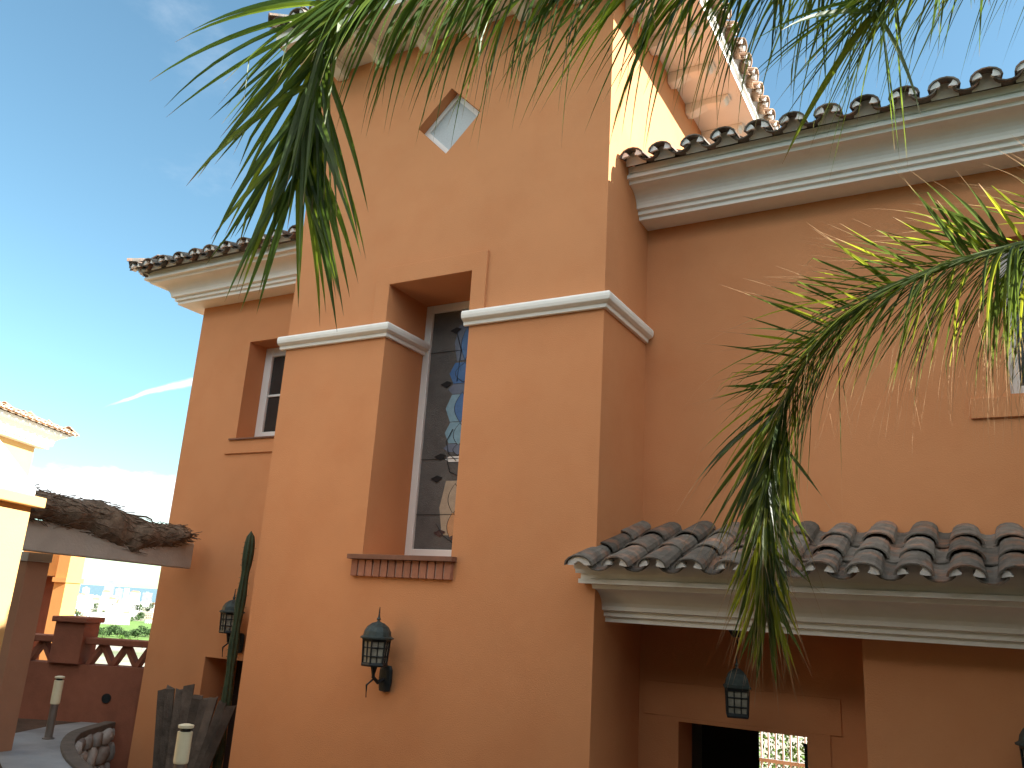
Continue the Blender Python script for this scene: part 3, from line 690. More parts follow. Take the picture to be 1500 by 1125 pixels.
for (t, tn) in ((.03, .86), (1.25, 3.5)):
    while t < tn-.1:
        diag(t, t+.135); diag(t+.265, t+.135+.01); t += .27
m1.build('lattice', M['redwall'], bal)
vp = at(165, 1028, 9.25); m1 = MB(); o_v = o_-A*.52-Vector((-A.y, A.x))*.122
m1.tube([(o_v.x, o_v.y, -1.19), (o_v.x+A.y*.012, o_v.y-A.x*.012, -1.19)], .05, 14); m1.build('vent', M['iron'], bal)

# ---------------------------------------------------------------- bollards, cactus, planks
def bollard(px, py, dep, zb_, label, h, r):
    p = at(px, py, dep); e = empty('bollard_light', (p.x, p.y, zb_), label, 'bollard light', 'bollard lights along the path')
    c = e.location; zt_ = p.z-zb_; hd = h
    m_ = MB(); m_.lathe([(r*1.25, 0), (r*1.25, .015), (r*.82, .02), (r*.82, zt_-hd)], c, 16); m_.build('post', M['bollard_post'], e, smooth=False)
    m_ = MB(); m_.lathe([(r*.95, zt_-hd), (r, zt_-hd+.01), (r, zt_-.035), (r*.7, zt_-.034)], c, 20); m_.build('diffuser', M['bollard_head'], e)
    m_ = MB(); m_.lathe([(r*.7, zt_-.033), (r*.72, zt_-.015)], c, 16, 1); m_.lathe([(r*1.03, zt_-.014), (r*1.05, zt_), (r*.5, zt_+.006)], c, 20); m_.build('cap', [M['bollard_head'], M['iron']], e)
    return e
bollard(88, 991, 8.05, ZT, 'short bollard light with cream head at the far edge of the path', .25, .043)
bollard(273, 1062, 4.7, ZT, 'cream bollard light in front of the leaning planks', .20, .041)
cb = at(364, 800, 8.35)
cx_ = Vector((cb.x, cb.y, 0)); ce = tag(empty('cactus', (cb.x, cb.y, -2.85)), 'tall dark green columnar cactus standing against the wing wall beside the tower', 'cactus')
m_ = MB(); ztop = at(367, 777, 8.35).z; nseg = 60; ribs = 7; vs = []; fs = []; NR = 42
for i in range(nseg+1):
    f_ = i/nseg; z_ = -2.85+f_*(ztop+2.85)
    seg_ = .5+.5*math.cos((z_-ztop+.22)*math.pi*2/.46); rr = .038+.011*seg_-(.004 if z_ < ztop-.35 else 0)
    rr *= math.sqrt(max(0.0, 1-max(0, (z_-(ztop-.12))/.12)**2))+.001
    xo = .008*math.sin(z_*1.7)+.006*math.sin(z_*4.1)
    for k in range(NR):
        w_ = 2*math.pi*k/NR; q = rr*(1+.16*math.cos(ribs*w_)); vs.append((cb.x+xo+q*math.cos(w_), cb.y+q*math.sin(w_), z_))
for i in range(nseg):
    for k in range(NR): fs.append((i*NR+k, i*NR+(k+1) % NR, (i+1)*NR+(k+1) % NR, (i+1)*NR+k))
fs.append(tuple(nseg*NR+k for k in range(NR))); m_.add(vs, fs); m_.build('stem', M['cactus'], ce, smooth=True)
m_ = MB(); random.seed(11)
for i in range(2, nseg-1):
    for k in range(ribs):
        if (i+k) % 2: continue
        w_ = 2*math.pi*k/ribs; b_ = Vector(vs[i*NR+int(k*NR/ribs)]); o2 = Vector((math.cos(w_), math.sin(w_), 0))
        for j in range(3):
            d = (o2+Vector((random.uniform(-.6, .6), random.uniform(-.6, .6), random.uniform(-.6, .6)))).normalized(); m_.tube([b_, b_+d*.02], [.0015, .0004], 3)
m_.build('spines', M['coping'], ce)
# leaning planks
e = empty('wooden_planks', at(270, 1125, 7.6), 'dark rough wooden planks leaning in front of the wing door', 'planks')
m_ = MB(); random.seed(5)
tops = [(238, 1012, 8.2), (250, 1007, 8.15), (264, 1010, 8.1), (277, 1004, 8.05), (289, 1022, 8.0), (301, 1026, 7.95), (313, 1022, 7.9), (326, 1030, 7.85), (338, 1036, 7.8)]
for i, (tx, ty, td) in enumerate(tops):
    T = at(tx, ty, td); bx = 222+i*5.0; B = at(bx, 1255 if i < 5 else 1235-(i-4)*6, td-.35)
    side = (rgt*1.0).normalized(); hw = .05
    dz = (T-B).normalized(); nr = side.cross(dz).normalized()*.012; vs = []
    for p, w_ in ((B, hw*.9), (T, hw*random.uniform(.75, 1.0))):
        for a_, b_ in ((-1, -1), (1, -1), (1, 1), (-1, 1)):
            vs.append(p+side*a_*w_+nr*b_+nr*random.uniform(-.6, .6)+dz*(random.uniform(-.02, .03) if p is T else 0))
    m_.add(vs, [(0, 3, 2, 1), (4, 5, 6, 7), (0, 1, 5, 4), (1, 2, 6, 5), (2, 3, 7, 6), (3, 0, 4, 7)])
m_.build('boards', M['plank'], e)

# ---------------------------------------------------------------- pergola
pg = empty('pergola', (-7.6, 4.7, ZT), 'pale pergola beam on a shaded column between the villa and the sunlit pier', 'pergola')
Bl, Br = at(33, 806, 7.3), at(271, 833, 9.0)
def beam(mb, a, b, h, w, mi=0):
    a, b = Vector(a), Vector(b); d = (b-a); d.z = 0; d.normalize(); q = Vector((-d.y, d.x, 0))*w/2; vs = []
    for p in (a, b):
        for (s1, z_) in ((-1, 0), (1, 0), (1, h), (-1, h)): vs.append(p+q*s1+Vector((0, 0, z_)))
    mb.add(vs, [(0, 1, 2, 3), (7, 6, 5, 4), (0, 4, 5, 1), (1, 5, 6, 2), (2, 6, 7, 3), (3, 7, 4, 0)], mi)
ext = (Bl-Br).normalized()
m_ = MB(); beam(m_, Bl+ext*.5, Br, .27, .16); m_.build('beam', M['concrete'], pg, bevel=.01)
m_ = MB(); cpos = at(43, 830, 7.62); cw = .115
rot = Matrix.Rotation(math.atan2(-ext.y, -ext.x), 3, 'Z')
m_.box((-cw, -cw, ZT-.0), (cw, cw, Bl.z-.085), 0, rot, (cpos.x, cpos.y, 0)); m_.build('column', mat('shaded_stucco', (.34, .175, .105), .92, var=.08, bump=.4, bscale=90), pg, bevel=.006)  # orange stucco browned, the column's shade put into its colour
m_ = MB(); m_.box((-cw-.008, -cw-.008, Bl.z-.084), (cw+.008, cw+.008, Bl.z-.004), 0, rot, (cpos.x, cpos.y, 0)); m_.build('capital', M['concrete'], pg)
m_ = MB(); pq = at(61, 815, 7.7); m_.tube([(pq.x, pq.y, ZT), (pq.x, pq.y, Bl.z-.1)], .013, 8); m_.build('downpipe', M['white'], pg)
# dry reed roll on the beam
rr_ = empty('reed_mat', at(150, 770, 8.1), 'dark heap of dried reed matting slumped over the pergola beam', 'reed matting')
prof = [(30, 712, 752), (48, 719, 760), (62, 721, 759), (78, 724, 764), (95, 729, 771), (110, 731, 774), (126, 734, 780), (142, 736, 789), (158, 742, 797), (172, 748, 803), (185, 754, 812), (194, 760, 809), (208, 763, 806), (224, 766, 803), (240, 769, 800), (255, 770, 796), (264, 775, 792), (268, 781, 787)]
m_ = MB(); vs = []; fs = []; NR = 20; rings = []; PP = []
for (x_, t_, b_) in prof: PP.append(Vector((x_, t_, b_)))
PP = [Vector(p) for p in smooth([tuple(p) for p in PP], 3)]
for i, p in enumerate(PP):
    dep = 7.25+(p.x-33)/(271-33)*1.75-.04; c0 = at(p.x, (p.y+p.z)/2, dep); hz = (at(p.x, p.y, dep)-at(p.x, p.z, dep)).length/2
    side = Vector((-ext.y, ext.x, 0)); 
    if side.dot(-c0) < 0: side = -side
    for k in range(NR):
        w_ = 2*math.pi*k/NR; d = Vector((0, 0, 1))*math.sin(w_)*hz+side*math.cos(w_)*(.17+.03*math.sin(i*.6))
        q = 1+.20*noise.noise((c0+d)*6)+.10*noise.noise((c0+d)*19); vs.append(c0+d*q)
for i in range(len(PP)-1):
    for k in range(NR): fs.append((i*NR+k, i*NR+(k+1) % NR, (i+1)*NR+(k+1) % NR, (i+1)*NR+k))
fs.append(tuple(range(NR))[::-1]); fs.append(tuple((len(PP)-1)*NR+k for k in range(NR)))
m_.add(vs, fs); m_.build('mat', M['reed'], rr_, smooth=True)
m_ = MB(); random.seed(21)
for i in range(620):
    p = random.choice(vs); d = (-ext*random.choice((-1, 1))+Vector((random.uniform(-.25, .25), random.uniform(-.25, .25), random.uniform(-.35, .2)))).normalized()
    L_ = random.uniform(.08, .3); m_.tube([p-d*L_*.5, p+Vector((0, 0, random.uniform(-.008, .01))), p+d*L_*.5+Vector((0, 0, -.015))], [.004, .004, .002], 4)
a = at(200, 760, 8.45)
m_.tube([at(180, 752, 8.3), at(200, 756, 8.45), at(214, 757, 8.5), at(222, 761, 8.55), at(224, 767, 8.55)], [.012, .012, .010, .008, .003], 6)
m_.tube([at(228, 768, 8.6), at(236, 763, 8.6)], [.006, .002], 5); m_.tube([at(232, 769, 8.6), at(242, 764, 8.6)], [.006, .002], 5)
m_.tube([at(182, 812, 8.3), at(186, 822, 8.3)], [.01, .002], 5)
m_.build('loose_reeds', M['reed'], rr_)

# ---------------------------------------------------------------- sunlit pier at the left edge
pr = empty('garden_pier', (-6.6, 3.6, ZT), 'sunlit ochre garden wall with a pale coping at the left edge', 'garden wall')
D2 = Vector((-.474, .88)).normalized(); N2 = Vector((.88, .474))
e0 = at(39, 775, 6.0); e0 = Vector((e0.x, e0.y))
def obox(mb, o, t0, t1, n0, n1, z0, z1, mi=0, z1b=None):
    vs = []
    for z_ in (0, 1):
        for (t, n) in ((t0, n0), (t1, n0), (t1, n1), (t0, n1)):
            p = o+D2*t+N2*n; zz_ = z0 if z_ == 0 else (z1 if (z1b is None or t == t1) else z1b); vs.append((p.x, p.y, zz_))
    mb.add(vs, [(0, 3, 2, 1), (4, 5, 6, 7), (0, 1, 5, 4), (1, 2, 6, 5), (2, 3, 7, 6), (3, 0, 4, 7)], mi)
m_ = MB(); obox(m_, e0, -1.0, 0, -.30, 0, ZT, at(42, 742, 6).z); m_.build('wall', M['nwall'], pr)
zc_ = at(42, 742, 6).z
m_ = MB(); obox(m_, e0, -1.0, .06, -.36, .07, zc_+.001, zc_+.075); m_.build('ledge', M['nwall'], pr, bevel=.008)
m_ = MB(); obox(m_, e0, -1.0, .0, -.34, .01, zc_+.076, zc_+.14, z1b=zc_+.62); m_.build('coping', M['cream'], pr, bevel=.006)

# ---------------------------------------------------------------- neighbouring houses
nh = empty('neighbour_house', at(0, 850, 20), 'yellow sunlit neighbouring house with white cornice and tiled eave at the left edge', 'house')
e1 = at(50, 660, 20.5); o1 = Vector((e1.x, e1.y)); zs1 = at(52, 655, 20.5).z
m_ = MB(); obox(m_, o1, -14, 0, -7, 0, -6, zs1); m_.build('wall', M['nwall'], nh)
m_ = MB(); pth = [o1+N2*-7, o1+N2*-7]
P1 = o1+D2*-14; P2 = o1; P3 = o1+N2*-7
prf = [(0, 0), (.22, 0), (.22, .07), (.27, .08), (.30, .22), (.40, .32), (.50, .35), (.50, .43), (0, .43)]
sweep(m_, [(P1.x, P1.y), (P2.x, P2.y), (P3.x, P3.y)], [(a_, zs1-.001+b_) for a_, b_ in prf]); m_.build('cornice', M['white'], nh)
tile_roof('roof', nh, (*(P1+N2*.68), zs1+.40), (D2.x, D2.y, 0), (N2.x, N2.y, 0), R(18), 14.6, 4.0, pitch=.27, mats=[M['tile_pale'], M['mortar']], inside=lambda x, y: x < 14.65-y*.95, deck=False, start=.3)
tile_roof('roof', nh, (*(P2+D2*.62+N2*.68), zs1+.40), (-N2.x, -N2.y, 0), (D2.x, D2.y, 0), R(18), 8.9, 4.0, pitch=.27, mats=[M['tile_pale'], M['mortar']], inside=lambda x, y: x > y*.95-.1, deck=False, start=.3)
m_ = MB(); za = zs1+.49
q1, q2, q3, q4 = P1+N2*.55, P2+N2*.55+D2*.5, P3+D2*.5, None
r1, r2 = P1-N2*3.0, P2-N2*3.0-D2*3.0
zr_ = za+3.8*math.tan(R(18))-.04
m_.add([(q1.x, q1.y, za), (q2.x, q2.y, za), (q3.x, q3.y, za), (r2.x, r2.y, zr_), (r1.x, r1.y, zr_)], [(0, 1, 3, 4), (1, 2, 3)]); m_.build('roof_deck', M['tile_pale'], nh)
# farther house: apricot wall with a pilaster and a deep opening
fh = empty('far_house', at(70, 900, 14.5), 'bright apricot house corner with a dark opening beyond the parapet', 'house')
dp = 14.5; ee = at(97, 850, dp); oo = Vector((ee.x, ee.y)); zt1 = at(90, 770, dp).z
sc = dp/FPX
m_ = MB()
def fb(x0, x1, z0, z1, n0, n1, mi=0):
    """x along A (screen right), measured in photo pixels left of the corner"""
    vs = []
    for z_ in (z0, z1):
        for (t, n) in ((x0, n0), (x1, n0), (x1, n1), (x0, n1)):
            p = oo-A*(t*sc)+Vector((-A.y, A.x))*n; vs.append((p.x, p.y, z_))
    m_.add(vs, [(0, 3, 2, 1), (4, 5, 6, 7), (0, 1, 5, 4), (1, 2, 6, 5), (2, 3, 7, 6), (3, 0, 4, 7)], mi)
zo = at(70, 843, dp).z
fb(0, 17, -5, zt1, 0, .5); fb(17, 75, zo, zt1, .06, .5); fb(60, 75, -5, zo-.001, .06, .5); fb(17, 60, -5, zo-.001, .40, .5, 1)
m_.build('wall', [M['orange2'], M['redwall']], fh)
m_ = MB(); fb(-2, 18.5, zo-.10, zo-.02, -.05, .55); fb(17.6, 19.5, zo+.30, zt1, .03, .09); m_.build('pilaster_band', M['orange2'], fh)

# ---------------------------------------------------------------- the town, the fields and the trees beyond
random.seed(42)
def townhouse(px, dist, wpx, hpx, kind, label, rotj=0):
    q = at(px, 0, 1); d = Vector((q.x, q.y)).normalized(); base = at(px, 846+.0665*px, 1); bd = Vector((base.x, base.y)).normalized()
    p = bd*dist; w = max(7, wpx*dist/FPX); h = hpx*dist/FPX; dp_ = w*random.uniform(.5, .9); zg = -50.4
    e = MB(); a = math.atan2(bd.y, bd.x)-math.pi/2+rotj; rt = Matrix.Rotation(a, 3, 'Z')
    e.box((-w/2, 0, 0), (w/2, dp_, h), 0, rt, (p.x, p.y, zg))
    if kind == 'flat':
        e.box((-w/2-.3, -.3, h+.002), (w/2+.3, dp_+.3, h+.8), 0, rt, (p.x, p.y, zg))
        if w > 14: e.box((-w*.2, dp_*.3, h+.8), (w*.12, dp_*.6, h+3.2), 0, rt, (p.x, p.y, zg))
    else:
        vs = [Vector(v) for v in ((-w/2-.5, -.5, h+.01), (w/2+.5, -.5, h+.01), (w/2+.5, dp_+.5, h+.01), (-w/2-.5, dp_+.5, h+.01), (-w/2+w*.2, dp_/2, h+w*.16), (w/2-w*.2, dp_/2, h+w*.16))]
        e.add([rt@v+Vector((p.x, p.y, zg)) for v in vs], [(0, 1, 5, 4), (1, 2, 5), (2, 3, 4, 5), (3, 0, 4), (0, 3, 2, 1)], 2)
    fl = 0
    while fl*3.2+1.2+1.4 < h:
        x = -w/2+1.0
        while x+1.6 < w/2:
            e.box((x, -.12, fl*3.2+1.1), (x+1.5, -.02, fl*3.2+2.5), 1, rt, (p.x, p.y, zg)); x += 3.0
        fl += 1
    wm = M['citywhite'] if kind != 'sand' else M['citysand']
    if label.startswith('grey'): wm = M['citygrey']
    if label.startswith('sand'): wm = M['citysand']
    o = e.build('town_building', [wm, M['citywin'], M['cityroof']]); tag(o, label, 'building', 'buildings of the coastal town'); return o
townhouse(161, 2750, 12, 28, 'flat', 'grey tower block rising above the sea horizon in the far town')
townhouse(92, 2600, 7, 26, 'flat', 'grey block beside the apricot house corner at the far shore')
townhouse(112, 2500, 8, 24.5, 'flat', 'white apartment block on the far shore left of the grey tower')
townhouse(128, 2450, 8, 20, 'flat', 'sand coloured block on the far shore left of the grey tower')
townhouse(176, 2500, 9, 21, 'flat', 'grey low block right of the grey tower block')
townhouse(187, 2300, 6, 24, 'flat', 'white slim block right of the grey tower block')
townhouse(200, 2300, 12, 20, 'hip', 'white block with a red roof near the wing wall')
townhouse(218, 2400, 12, 19, 'flat', 'grey flat block at the far shore beside the wing wall')
townhouse(158, 2200, 9, 20, 'hip', 'sand coloured house below the grey tower block')
townhouse(172, 1250, 44, 14, 'flat', 'long white warehouse in the middle of the town')
townhouse(112, 1150, 52, 12, 'flat', 'broad white warehouse behind the parapet pillar')
townhouse(100, 1650, 48, 12, 'flat', 'long white shed with flat roof left of the warehouse')
used = ['white town house among many small blocks on the plain', 'sand coloured town house among many small blocks on the plain', 'white town house with red roof on the plain']
for i in range(150):
    dist = random.choice([random.uniform(900, 1600), random.uniform(1500, 2700), random.uniform(1500, 2700)]); px = random.uniform(-60, 345)
    if dist < 1150 and random.random() < .5: continue
    k = random.choice([0, 0, 0, 1, 2]); 
    if 120 < px < 235 and dist < 1300: continue
    townhouse(px, dist, random.uniform(4, 13), random.uniform(6, 12) if dist > 1500 else random.uniform(5, 8), 'hip' if k == 2 else 'flat', used[k], random.uniform(-.4, .4))
for i in range(60):
    k = random.choice([0, 0, 0, 1, 2]); townhouse(random.uniform(92, 238), random.uniform(1350, 2500), random.uniform(4, 10), random.uniform(6, 11), 'hip' if k == 2 else 'flat', used[k], random.uniform(-.4, .4))
def leafball(mb, c, rx, rz, n, sz, mi=0):
    for i in range(n):
        d = Vector((random.gauss(0, 1), random.gauss(0, 1), random.gauss(0, 1))).normalized(); rad_ = random.uniform(.55, 1.0)
        q = Vector((d.x*rx, d.y*rx, d.z*rz))*rad_*(1+.3*noise.noise(d*2+Vector(c)*.3)); p = Vector(c)+q
        a = Vector((random.uniform(-1, 1), random.uniform(-1, 1), random.uniform(-1, 1))).normalized(); b = a.cross(d+Vector((.1, .2, .3))).normalized(); s_ = sz*random.uniform(.6, 1.3)
        mb.add([p-a*s_, p+b*s_*.5, p+a*s_, p-b*s_*.5], [(0, 1, 2, 3)], mi)
def tree_at(px, dist, r, label, zg=-50.3, grp='trees on the plain below the villa', col='leafdark'):
    base = at(px, 846+.0665*px, 1); bd = Vector((base.x, base.y)).normalized(); p = bd*dist
    e = empty('tree', (p.x, p.y, zg), label, 'tree', grp); t_ = MB(); t_.tube([(p.x, p.y, zg), (p.x+.2, p.y, zg+r*1.0)], [r*.09, r*.05], 6); t_.build('trunk', M['bark'], e)
    c_ = MB(); leafball(c_, (p.x, p.y, zg+r*1.4), r, r*.85, 160, r*.22); c_.build('crown', M[col], e)
for i in range(46):
    px = 100+i*3.1+random.uniform(-2, 2); tree_at(px, random.uniform(930, 1010), random.uniform(3, 5.2), 'dark tree in the row between the green field and the warehouses')
for i in range(22): tree_at(random.uniform(-20, 330), random.uniform(1150, 2300), random.uniform(5, 9), 'dark tree standing among the town buildings')
for i in range(12): tree_at(random.uniform(140, 215), random.uniform(1350, 1500), random.uniform(4, 7), 'dark tree behind the long white warehouse')
def qpx(pts, z_): return [(lambda q: (q.x*z_/q.z, q.y*z_/q.z, z_))(at(x_, y_, 1)) for x_, y_ in pts]
mb = MB(); mb.add(qpx([(60, 934), (250, 946), (300, 916), (60, 900)], -49.0), [(0, 1, 2, 3)]); tag(mb.build('green_field', M['field']), kind='structure')
for i in range(26): tree_at(random.uniform(90, 260), random.uniform(760, 900), random.uniform(1.2, 2.6), 'light green bush on the field below the parapet', zg=-49, grp='bushes on the green field', col='hedge')
for i in range(16):
    townhouse(random.uniform(60, 250), random.uniform(480, 640), random.uniform(9, 20), random.uniform(6, 10), random.choice(['flat', 'hip']), 'white low house at the foot of the slope, seen through the lattice')
# hedge behind the house, seen through the doorway
hb = MB(); random.seed(9)
for i in range(120): leafball(hb, (random.uniform(-5.2, -1.0), random.uniform(12.2, 14.5), random.uniform(-2.7, -.2)), .5, .4, 110, .04)
tag(hb.build('hedge', M['hedge']), 'leafy green hedge behind the white railing', 'hedge', kind=None)
# things inside the doorway
e = empty('house_plant', (-2.02, 8.4, ZF), 'dark spiky potted plant standing inside the doorway', 'potted plant')
m_ = MB(); m_.lathe([(.10, 0), (.15, .28), (.16, .3), (.13, .3)], e.location, 14); m_.build('pot', M['silltile'], e)
m_ = MB(); m_.tube([(-2.02, 8.4, ZF+.28), (-2.0, 8.4, ZF+1.2)], [.02, .012], 6)
for k in range(26):
    a = k*2.4; z_ = ZF+.7+k*.03; d = Vector((math.cos(a), math.sin(a), .6)); p = Vector((-2.01, 8.4, z_)); q = p+d*.16; r_ = q+d*.08-Vector((0, 0, .10)); sdv = Vector((-math.sin(a), math.cos(a), 0))*.018
    m_.add([p-sdv*.3, p+sdv*.3, q+sdv, q-sdv, r_], [(0, 1, 2, 3), (3, 2, 4)])
m_.build('leaves', M['leafdark'], e)
e = tag(MB().box((-1.72, 9.3, -1.75), (-1.58, 9.33, -1.12)).box((-1.73, 9.295, -1.14), (-1.57, 9.335, -1.11)).build('hanging_towel', M['cloth'], bevel=.006), 'pale blue towel hanging inside the doorway by the railing', 'towel')

# ---------------------------------------------------------------- unseen hedges and trees added to block light
random.seed(31)
def crown(mb, c, rx, ry, rz, n, sz):
    core = []; fs_ = []; nu, nv = 14, 8
    for j in range(nv+1):
        for i in range(nu):
            th, ph = math.pi*j/nv, 2*math.pi*i/nu; d = Vector((math.sin(th)*math.cos(ph), math.sin(th)*math.sin(ph), math.cos(th))); q = .82*(1+.25*noise.noise(d*2+Vector(c)))
            core.append((c[0]+d.x*rx*q, c[1]+d.y*ry*q, c[2]+d.z*rz*q))
    for j in range(nv):
        for i in range(nu): fs_.append((j*nu+i, j*nu+(i+1) % nu, (j+1)*nu+(i+1) % nu, (j+1)*nu+i))
    mb.add(core, fs_)
    for i in range(n):
        d = Vector((random.gauss(0, 1), random.gauss(0, 1), random.gauss(0, 1))).normalized(); q = random.uniform(.8, 1.08)*(1+.25*noise.noise(d*2+Vector(c)))
        p = Vector((c[0]+d.x*rx*q, c[1]+d.y*ry*q, c[2]+d.z*rz*q)); a = Vector((random.uniform(-1, 1), random.uniform(-1, 1), random.uniform(-1, 1))).normalized(); b = a.cross(d+Vector((.1, .2, .3))).normalized()
        mb.add([p-a*sz, p+b*sz*.5, p+a*sz, p-b*sz*.5], [(0, 1, 2, 3)])
def added_shade_tree(x, y, zc, rx, rz, label, n=900):
    e = empty('added_shade_tree', (x, y, ZT), label, 'tree'); t_ = MB(); t_.tube([(x, y, ZT), (x+.06, y-.03, zc-rz*.4), (x, y, zc)], [.13, .10, .05], 10); t_.build('trunk', M['bark'], e)
    c_ = MB(); crown(c_, (x, y, zc), rx, rx, rz, n, .07); c_.build('crown', M['blockerfoliage'], e)
added_shade_tree(4.2, 3.95, 2.05, 1.3, 1.25, 'unseen round tree added by the porch end to shade the lower frond')
m_ = MB(); x = -12.0
while x < 9:
    crown(m_, (x, -2.6+random.uniform(-.3, .3), .8), 1.4, 1.1, random.uniform(3.5, 4.3), 420, .08); x += 1.5
tag(m_.build('added_shade_hedge', M['blockerfoliage']), 'unseen dark hedge added behind the viewer to darken the lower walls', 'hedge')
m_ = MB()
for y in (-1.5, 0, 1.5, 3.0): crown(m_, (10.6, y, 1.4), 1.1, 1.4, 4.9, 420, .08)
tag(m_.build('added_shade_hedge', M['blockerfoliage']), 'unseen dark hedge added at the right end of the terrace to block low light', 'hedge')
m_ = MB()
for y in (-1.2, .3, 1.6): crown(m_, (-12.0, y, 1.4), 1.1, 1.3, 4.6, 420, .08)
tag(m_.build('added_shade_hedge', M['blockerfoliage']), 'unseen dark hedge added at the left end of the terrace to block low light', 'hedge')
added_shade_tree(6.8, 1.2, 2.4, 1.9, 2.0, 'unseen tree added right of the viewer to shade the terrace', 900)
added_shade_tree(8.2, -2.0, 2.6, 2.2, 2.2, 'unseen tree added by the right end of the hedge to shade the terrace', 900)
added_shade_tree(-5.6, .2, .8, 1.5, 1.9, 'unseen bushy tree added left of the viewer to darken the wing wall', 1100)
added_shade_tree(-10.2, -.4, 2.0, 2.2, 3.2, 'unseen broad tree added at the left end of the hedge to block low light', 1200)
added_shade_tree(-4.0, -4.5, 2.8, 2.4, 2.6, 'unseen broad tree added behind the hedge to block low light', 1200)

# ---------------------------------------------------------------- palm
random.seed(17)
crown_pt = at(2080, -80, 3.1)
palm = empty('palm_tree', (crown_pt.x, crown_pt.y, ZT), 'feathery green palm whose long fronds arch across the top and right of the view', 'palm')
m_ = MB(); tp = []; tr_ = []
for i in range(15):
    f_ = i/14; tp.append((crown_pt.x+.12*math.sin(f_*2), crown_pt.y, ZT+(crown_pt.z-.15-ZT)*f_)); tr_.append(.15-.03*f_+.006*(i % 2))
m_.tube(tp, tr_, 16); m_.build('trunk', M['bark'], palm)
def spl(pts, n):
    P_ = [Vector(p) for p in pts]; out = smooth([tuple(p) for p in P_], 12)
    L_ = [0]
    for a_, b_ in zip(out[:-1], out[1:]): L_.append(L_[-1]+(b_-a_).length)
    res = []; j = 0
    for i in range(n):
        s_ = L_[-1]*i/(n-1)
        while j < len(L_)-2 and L_[j+1] < s_: j += 1
        t_ = (s_-L_[j])/(L_[j+1]-L_[j]+1e-9); res.append(out[j].lerp(out[j+1], t_))
    return res, L_[-1]
def leaflet(mb, p, d, nrm_, L_, W_, droop, seg=9, thread=0.0, kink=0):
    pos = Vector(p); dr_ = Vector(d).normalized(); vs = []; uvs = []; st_ = L_/seg; curl = Vector((random.gauss(0, 1), random.gauss(0, 1), 0))*.016
    nn2 = Vector(nrm_)
    for i in range(seg+1):
        t_ = i/seg
        if thread: w_ = W_*(min(1, t_*7+.35) if t_ < .5 else max(.07, 1-(t_-.5)/(.5*(1-thread)+.001)) if t_ < 1 else .02)
        else: w_ = W_*min(1, t_*6+.4)*max(.03, 1-max(0, (t_-.35)/.65)**1.6)
        sd_ = dr_.cross(nn2)
        if sd_.length < 1e-3: sd_ = dr_.cross(Vector((1, .3, 0)))
        sd_.normalize(); up_ = sd_.cross(dr_)
        vs += [pos-sd_*w_*.5, pos-up_*w_*.22, pos+sd_*w_*.5]; uvs += [(0, t_), (.5, t_), (1, t_)]
        pos = pos+dr_*st_; dr_ = (dr_+Vector((0, 0, -1))*droop*st_*(1+t_)+curl*st_*6).normalized()
        if kink and i == kink: dr_ = (dr_+Vector((random.uniform(-.5, .5), random.uniform(-.5, .5), -.9))).normalized()
    fs = []
    for i in range(seg): fs += [(3*i, 3*i+1, 3*i+4, 3*i+3), (3*i+1, 3*i+2, 3*i+5, 3*i+4)]
    mb.add(vs, fs, 0, uvs)
def frond(path, nl, Lf, W_, label, ang=(60, 35), droop=3.0, mat_='leaf', thread=0.0, plume=.5, start=.1, rr0=.02, keep=None, upf=0.0, jit=.12, hang=0.0):
    pts, Lr = spl(path, 90); e = empty('frond', path[0], label); e.parent = palm; e.matrix_parent_inverse = Matrix.Translation(-palm.location)
    rm = MB(); rm.tube(pts, [rr0*(1-.85*i/89)+.002 for i in range(90)], 8); rb = rm.build('rachis', M['rachis']); rb.parent = e; rb.matrix_parent_inverse = Matrix.Translation(-Vector(path[0]))
    lm = MB()
    for i in range(nl):
        for sd in (-1, 1):
            f_ = start+(1-start)*(i+random.uniform(-.4, .4))/nl; f_ = max(0, min(.999, f_)); j = f_*89; k = int(j); p = pts[k].lerp(pts[min(89, k+1)], j-k)
            T = (pts[min(89, k+2)]-pts[max(0, k-2)]).normalized()
            ref = Vector((0, 0, 1)) if abs(T.z) < .9 else -fwd
            side = T.cross(ref).normalized(); upw = side.cross(T)
            if T.z < -.5:       # hanging part: splay across the view
                k2 = min(1, (-T.z-.5)/.3); s2 = (rgt-T*rgt.dot(T)).normalized(); 
                if side.dot(s2) < 0: s2 = -s2
                side = side.lerp(s2, k2*.8).normalized()
            pl = random.uniform(-plume, plume)
            if random.random() < upf: pl = random.uniform(.6, 1.4)
            lat = side*sd*math.cos(pl)+upw*math.sin(pl)
            a = R(ang[0]+(ang[1]-ang[0])*f_+random.gauss(0, 7)); d = T*math.cos(a)+lat*math.sin(a)
            d += Vector((random.gauss(0, jit), random.gauss(0, jit), random.gauss(0, jit)))
            d.normalize(); d += Vector((0, 0, -1))*hang*max(0, 1-abs(T.z)*1.3)*random.uniform(.6, 1.3)
            LL = Lf(f_)*random.uniform(.82, 1.12); dr2 = droop*random.uniform(.7, 1.3)*(1.5 if T.z > -.35 else .45)
            if upf and pl > .6: dr2 *= .3; LL *= .62; d = d+upw*.25+Vector((0, 0, 1))*hang*.8
            if keep and not keep(f_, sd): continue
            leaflet(lm, p, d, upw, LL, W_*random.uniform(.75, 1.15), dr2, thread=thread, kink=random.choice((0, 0, 0, 0, 0, 0, 5, 6)) if thread else (random.choice([0]*8+[6])))
    lo = lm.build('leaflets', M[mat_]); lo.parent = e; lo.matrix_parent_inverse = Matrix.Translation(-Vector(path[0]))
    return e
cp_ = crown_pt
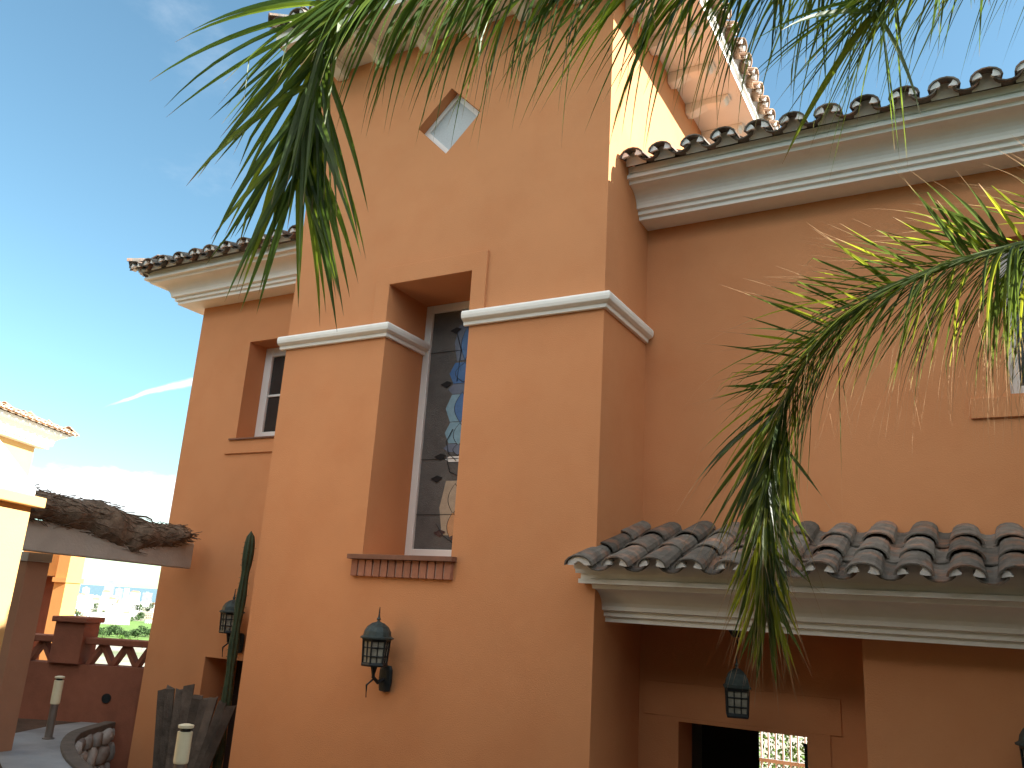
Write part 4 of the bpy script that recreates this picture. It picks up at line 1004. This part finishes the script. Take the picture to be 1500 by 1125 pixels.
frond([cp_, at(1650, -330, 2.9), at(1250, -150, 2.7), at(950, -80, 2.55), at(740, -60, 2.45), at(600, -50, 2.4), at(515, -10, 2.38), at(472, 60, 2.36), at(448, 155, 2.35), at(436, 262, 2.35)],
      230, lambda f: .60*(1-.25*max(0, f-.75)/.25), .0185, 'long frond hanging down at the upper left', ang=(62, 20), droop=1.9, start=.30, plume=.7, hang=1.3, keep=lambda f, sd: f > .6 or random.random() < .6)
frond([cp_, at(1850, -270, 2.9), at(1620, -230, 2.6), at(1450, -120, 2.45), at(1350, -60, 2.4), at(1300, -20, 2.38), at(1275, 25, 2.36)],
      115, lambda f: .64*(1-.2*max(0, f-.6)/.4), .0165, 'frond tip drooping over the roof at the upper right', ang=(54, 26), droop=1.5, start=.30, plume=.8, hang=1.3)
frond([cp_, at(1900, -230, 3.0), at(1650, -230, 2.9), at(1400, -110, 2.8), at(1200, -65, 2.75), at(1080, -50, 2.7), at(960, -25, 2.68)],
      90, lambda f: .68*(1-.15*max(0, f-.6)/.4), .0175, 'upper frond crossing above the eave behind the others', ang=(58, 36), droop=1.7, start=.30, hang=1.5)
frond([cp_, at(1760, 330, 2.75), at(1600, 340, 2.65), at(1480, 362, 2.6), at(1370, 395, 2.55), at(1270, 440, 2.52), at(1190, 515, 2.5), at(1142, 610, 2.5), at(1125, 710, 2.5), at(1120, 810, 2.52), at(1124, 890, 2.55)],
      430, lambda f: .86-.06*f if f < .45 else .83-.50*(f-.45)/.55, .0112, 'frond curving down over the porch roof at the right', ang=(56, 13), droop=2.0, hang=.55, mat_='leaf2', thread=.45, start=.24, upf=.12, plume=.85)
for (dx, dy, dz) in ((1.9, .5, -.2), (1.2, 1.7, .1), (-.1, 1.5, .55), (1.5, -1.2, 0), (.2, -2.0, .1), (-1.0, -1.3, .2), (.6, .9, 1.2), (.3, -.5, 1.5)):
    frond([cp_, cp_+Vector((dx*.35, dy*.35, .45+dz*.4)), cp_+Vector((dx*.75, dy*.75, .55+dz*.7)), cp_+Vector((dx*1.1, dy*1.1, .15+dz*.7)), cp_+Vector((dx*1.3, dy*1.3, -.5+dz*.6))],
          70, lambda f: .5*(1-.4*max(0, f-.6)/.4), .022, 'frond of the palm crown', ang=(62, 35), droop=2.8, start=.15)
